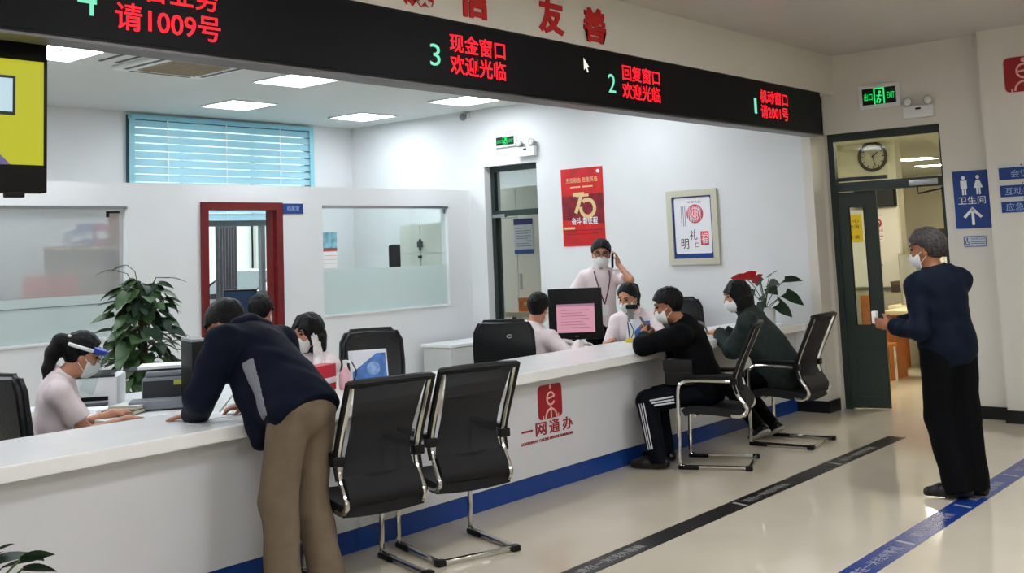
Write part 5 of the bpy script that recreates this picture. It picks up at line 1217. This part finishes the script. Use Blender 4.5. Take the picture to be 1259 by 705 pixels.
# --- clerk hidden behind the stooping man
g = Person('dark haired clerk mostly hidden behind the stooping man, beside the blue screen', (5.28, 6.88, 0), pel=(5.24, 6.86, .70), neck=(5.20, 6.83, 1.13), chest=(.85, .45, 0),
           head=(5.20, 6.85, 1.265), face=(.90, .40, -.12), hands={'L': ((5.50, 7.10, .80), (.8, .4, 0), (0, 0, -1), .3), 'R': ((5.58, 6.92, .80), (.8, .4, 0), (0, 0, -1), .3)},
           feet={'L': ((5.58, 7.12, .085), (.85, .45, 0)), 'R': ((5.66, 6.95, .085), (.85, .45, 0))})
g.hair('short'); g.body(.01); g.mask(False); g.top('shirt', M_NAVYC, .018, 'long', hem=-.12, h=.012); g.trousers('trousers', M_BLACKC, h=.012); g.shoes(M_SHOE)

# --- male clerk seen from behind at the monitor
g = Person('male clerk in a pale pink shirt seen from behind, typing at the black monitor', (7.1, 5.82, 0), pel=(7.06, 5.86, .55), neck=(7.17, 5.83, 1.01), chest=(.92, .25, 0),
           head=(7.235, 5.80, 1.155), face=(.95, .12, -.22), hands={'R': ((7.42, 5.54, .86), (.88, -.1, -.05), (0, .1, -1), .25), 'L': ((7.46, 5.72, .86), (.9, -.15, -.05), (0, 0, -1), .25)},
           feet={'L': ((7.48, 5.95, .085), (.98, 0, 0)), 'R': ((7.48, 5.72, .085), (.98, 0, 0))}, s_=.97, hs=1.0, elbow={'R': (-.2, -.8, -.7), 'L': (0, .6, -.8)})
g.hair('short'); g.body(); g.mask(); g.top('shirt', M_PINK, .02, .86, hem=-.10, fold=.005); g.trousers('trousers', M_BLACKC); g.shoes(M_SHOE)
for k in 'LR':
    F = Field(g.wr[k] - .22, g.wr[k] + .22, .006); g.sc = 1.05; g.hand(F, k); g.sc = .97; F.cap(g.el[k] * .25 + g.wr[k] * .75, g.wr[k], .034, .031, .01); put('glove', F.mesh('glove', g.org), mat('glove_white', '#e3dedc', .6), g.t)

# --- standing man on the telephone
g = Person('standing clerk in glasses and a white mask holding a phone to his ear', (8.95, 6.38, 0), pel=(8.96, 6.38, .92), neck=(8.94, 6.36, 1.43), chest=(-.72, -.69, 0),
           head=(8.915, 6.325, 1.575), face=(-.80, -.59, -.10), hands={'L': ((8.985, 6.175, 1.475), (-.12, .10, .97), (-.6, .8, .0), .5), 'R': ((8.74, 6.50, .93), (0, -.1, -.98), (.6, -.6, 0), .4)},
           feet={'L': ((9.03, 6.30, .085), (-.77, -.63, 0)), 'R': ((8.89, 6.46, .085), (-.77, -.63, 0))}, hs=1.12, s_=.95, sw=.160, skin=M_SKIN, elbow={'L': (.05, -.35, -1), 'R': (-.1, .3, 0)})
g.hair('short'); g.body(); g.mask(); g.top('shirt', M_PINK, .02, 'short', hem=-.12); g.trousers('trousers', M_BLACKC); g.shoes(M_SHOE)
cb_ = lambda x, y: g.neck - g.u * y + g.r * x + g.f * (.10 + .09 * min(1, y / .2))
g.tube('lanyard', [g.neck + g.r * .072 + g.u * .02, cb_(.072, .06), cb_(.045, .18), cb_(.0, .33)], .007, mat('lanyard_red', '#5a2430', .6))
g.tube('lanyard', [g.neck - g.r * .072 + g.u * .02, cb_(-.072, .06), cb_(-.045, .18), cb_(.0, .33)], .007, mat('lanyard_red', '#5a2430'))
part('badge', MB().box((-.035, -.05, -.004), (.035, .05, .004), mtx=Matrix.Translation(Vector(cb_(0, .38) + g.f * .015 - g.org)) @ Matrix([list(r) for r in np.stack([g.r, g.u, g.f], 1)]).to_4x4()), M_WHITEP, g.t, False)
gl = g.tube('glasses', [g.H(-.05, .10, .014), g.H(-.012, .112, .014), g.H(.012, .112, .014), g.H(.05, .10, .014)], .003, M_BLACK, smooth=1)
for x in (-1, 1):
    part('lens_rim', MB().tube([Vector(g.H(x * .032 + .024 * math.cos(a), .106, .012 + .018 * math.sin(a)) - g.org) for a in np.linspace(0, 6.283, 17)[:-1]], .0028, 5, closed=True), M_BLACK, gl); g.tube('temple', [g.H(x * .055, .10, .018), g.H(x * .082, -.005, .012)], .0025, M_BLACK, gl, smooth=1)
ph = thing('telephone', 'dark phone held to the ear of the standing clerk', 'phone', tuple(float(v) for v in g.H(-.098, .03, -.05)))
part('handset', MB().box((-.011, -.022, -.075), (.011, .022, .075), .008, mtx=Matrix([list(r) for r in np.stack([g.hr, g.hf, g.hu], 1)]).to_4x4()), M_BLACK, ph)
part('screen', MB().box((.0115, -.018, -.06), (.0125, .018, .06), 0, mtx=Matrix([list(r) for r in np.stack([g.hr, g.hf, g.hu], 1)]).to_4x4()), M_DKGREY, ph, False)

# --- seated female clerk near the document camera
g = Person('seated clerk with tied black hair and mask behind the small blue card stand', (8.62, 5.8, 0), pel=(8.70, 5.80, .55), neck=(8.62, 5.78, 1.03), chest=(-.90, -.40, 0),
           head=(8.515, 5.765, 1.165), face=(-.93, -.10, -.30), hands={'L': ((8.36, 5.52, .865), (-.8, .1, 0), (0, .2, -1), .4), 'R': ((8.30, 5.80, .80), (-.9, -.1, 0), (0, 0, -1), .3)},
           feet={'L': ((8.35, 5.7, .085), (-.98, 0, 0)), 'R': ((8.35, 5.95, .085), (-.98, 0, 0))}, female=True, hs=1.06, elbow={'L': (.3, -.7, -.7), 'R': (.2, .6, -.8)})
g.hair('tail'); g.body(); g.mask(); g.top('shirt', M_PINK, .02, .86, hem=-.12); g.trousers('trousers', M_BLACKC); g.shoes(M_SHOE)
g.tube('neck_tie', [g.neck + g.f * .075 + g.r * .05 + g.u * .01, g.neck + g.f * .10 - g.u * .06, g.neck + g.f * .125 - g.u * .14], .008, mat('lanyard_red', '#5a2430'))

# --- visitor in black
g = Person('visitor in black with white striped navy track trousers sitting at the counter', (7.40, 4.30, 0), pel=(7.40, 4.34, .56), neck=(7.315, 4.46, 1.05), chest=(-.25, .95, -.2),
           head=(7.255, 4.545, 1.175), face=(-.55, .80, -.22), hands={'L': ((7.27, 4.78, .92), (.45, .35, .8), (.6, .1, .3), .55), 'R': ((7.42, 4.80, .92), (-.3, .4, .8), (-.7, .1, .3), .55)},
           feet={'L': ((7.02, 4.56, .085), (-.35, .93, 0)), 'R': ((7.28, 4.66, .085), (-.1, .98, 0))}, hs=1.05, skin=M_SKIN2, elbow={'L': (-1, .25, -.25), 'R': (.4, .1, -1)}, knee={'L': (-.5, .8, .5), 'R': (0, 1, .5)}, sw=.19)
g.hair('short', amp=.004); g.body(); g.mask(False); g.top('jacket', M_BLACKC, .036, hem=-.13, fold=.006, freq=32, waist=1.2)
g.trousers('track_trousers', M_NAVYC, (.102, .08, .068)); g.shoes(M_SHOE)
kl = nrm(g.kn['L'] - g.hip['L']); sl_ = nrm(g.an['L'] - g.kn['L']); lat = nrm(-g.r + g.f * .25)
def leg_stripe(p0, p1, r0, r1, lat, off, t0, t1):
    ax = nrm(p1 - p0); l = nrm(lat - ax * (lat @ ax)); e = np.cross(ax, l); d = l * math.cos(off) + e * math.sin(off)
    g.tube('white_stripe', [p0 + (p1 - p0) * t + d * (r0 + (r1 - r0) * t + .004) for t in np.linspace(t0, t1, 6)], .0065, M_WSTRIPE, flat=.5)
for o in (-.24, 0, .24):
    leg_stripe(g.hip['L'], g.kn['L'], .102, .08, lat, o, .55, .97); leg_stripe(g.kn['L'], g.an['L'], .08, .068, lat, o, .03, .85)
g.tube('bag_strap', [g.neck - g.r * .06 - g.f * .03 + g.u * .012, g.neck - g.r * .0 - g.f * .085 - g.u * .02, g.neck + g.r * .08 - g.f * .125 - g.u * .06, g.neck + g.r * .15 - g.f * .115 - g.u * .14], .011, mat('strap_grey', '#8c8d90', .6), flat=.5)
ph = thing('smartphone', 'pale phone held over the counter by the visitor in black', 'phone', (7.355, 4.84, 1.03), .3)
part('case', MB().box((-.036, -.005, -.07), (.036, .004, .07), .006, mtx=Matrix.Rotation(-.5, 4, 'X')), mat('phone_pale', '#d9d6d2', .4), ph); part('screen', MB().box((-.032, -.0065, -.064), (.032, -.005, .064), mtx=Matrix.Rotation(-.5, 4, 'X')), M_DKGREY, ph, False)
hb = thing('handbag', 'black shoulder bag at the hip of the visitor in black', 'bag', (7.17, 4.42, .60), .3)
part('body', MB().box((-.05, -.11, 0), (.05, .11, .19), .02), mat('bag_black', '#0a0a0c', .5), hb); part('flap', MB().box((-.056, -.112, .11), (-.046, .112, .192), .008), mat('bag_black', '#0a0a0c'), hb)

# --- visitor in the grey coat
g = Person('visitor with a black bob in a long grey coat sitting near the anthurium', (8.45, 4.30, 0), pel=(8.45, 4.28, .56), neck=(8.36, 4.46, 1.055), chest=(-.30, .93, -.15),
           head=(8.325, 4.535, 1.185), face=(-.68, .70, -.15), hands={'L': ((8.33, 4.74, .885), (-.1, .95, .05), (.1, 0, -1), .35), 'R': ((8.52, 4.80, .885), (-.3, .9, 0), (0, 0, -1), .4)},
           feet={'L': ((8.42, 4.45, .105), (.35, .78, -.45)), 'R': ((8.60, 4.42, .105), (.25, .85, -.45))}, female=True, hs=1.05, elbow={'L': (-.3, -.3, -1), 'R': (.4, -.3, -1)}, knee={'L': (-.3, 1, .8), 'R': (.1, 1, .8)}, sw=.18)
g.hair('bob'); g.body(); g.mask(False)
g.top('coat', M_GREYC, .034, hem=-.16, fold=.005, waist=1.25, hang=[(g.pel + g.u * .25 - g.f * .03, g.pel - g.u * .08 - g.f * .06 + g.r * .05, .16, .19), (g.pel + g.r * .08, g.pel + g.f * .25 + g.r * .10 - g.u * .02, .15, .12)])
g.trousers('trousers', M_BLACKC, (.095, .07, .055)); g.shoes(M_SHOE, M_SNEAK, 'sneaker')
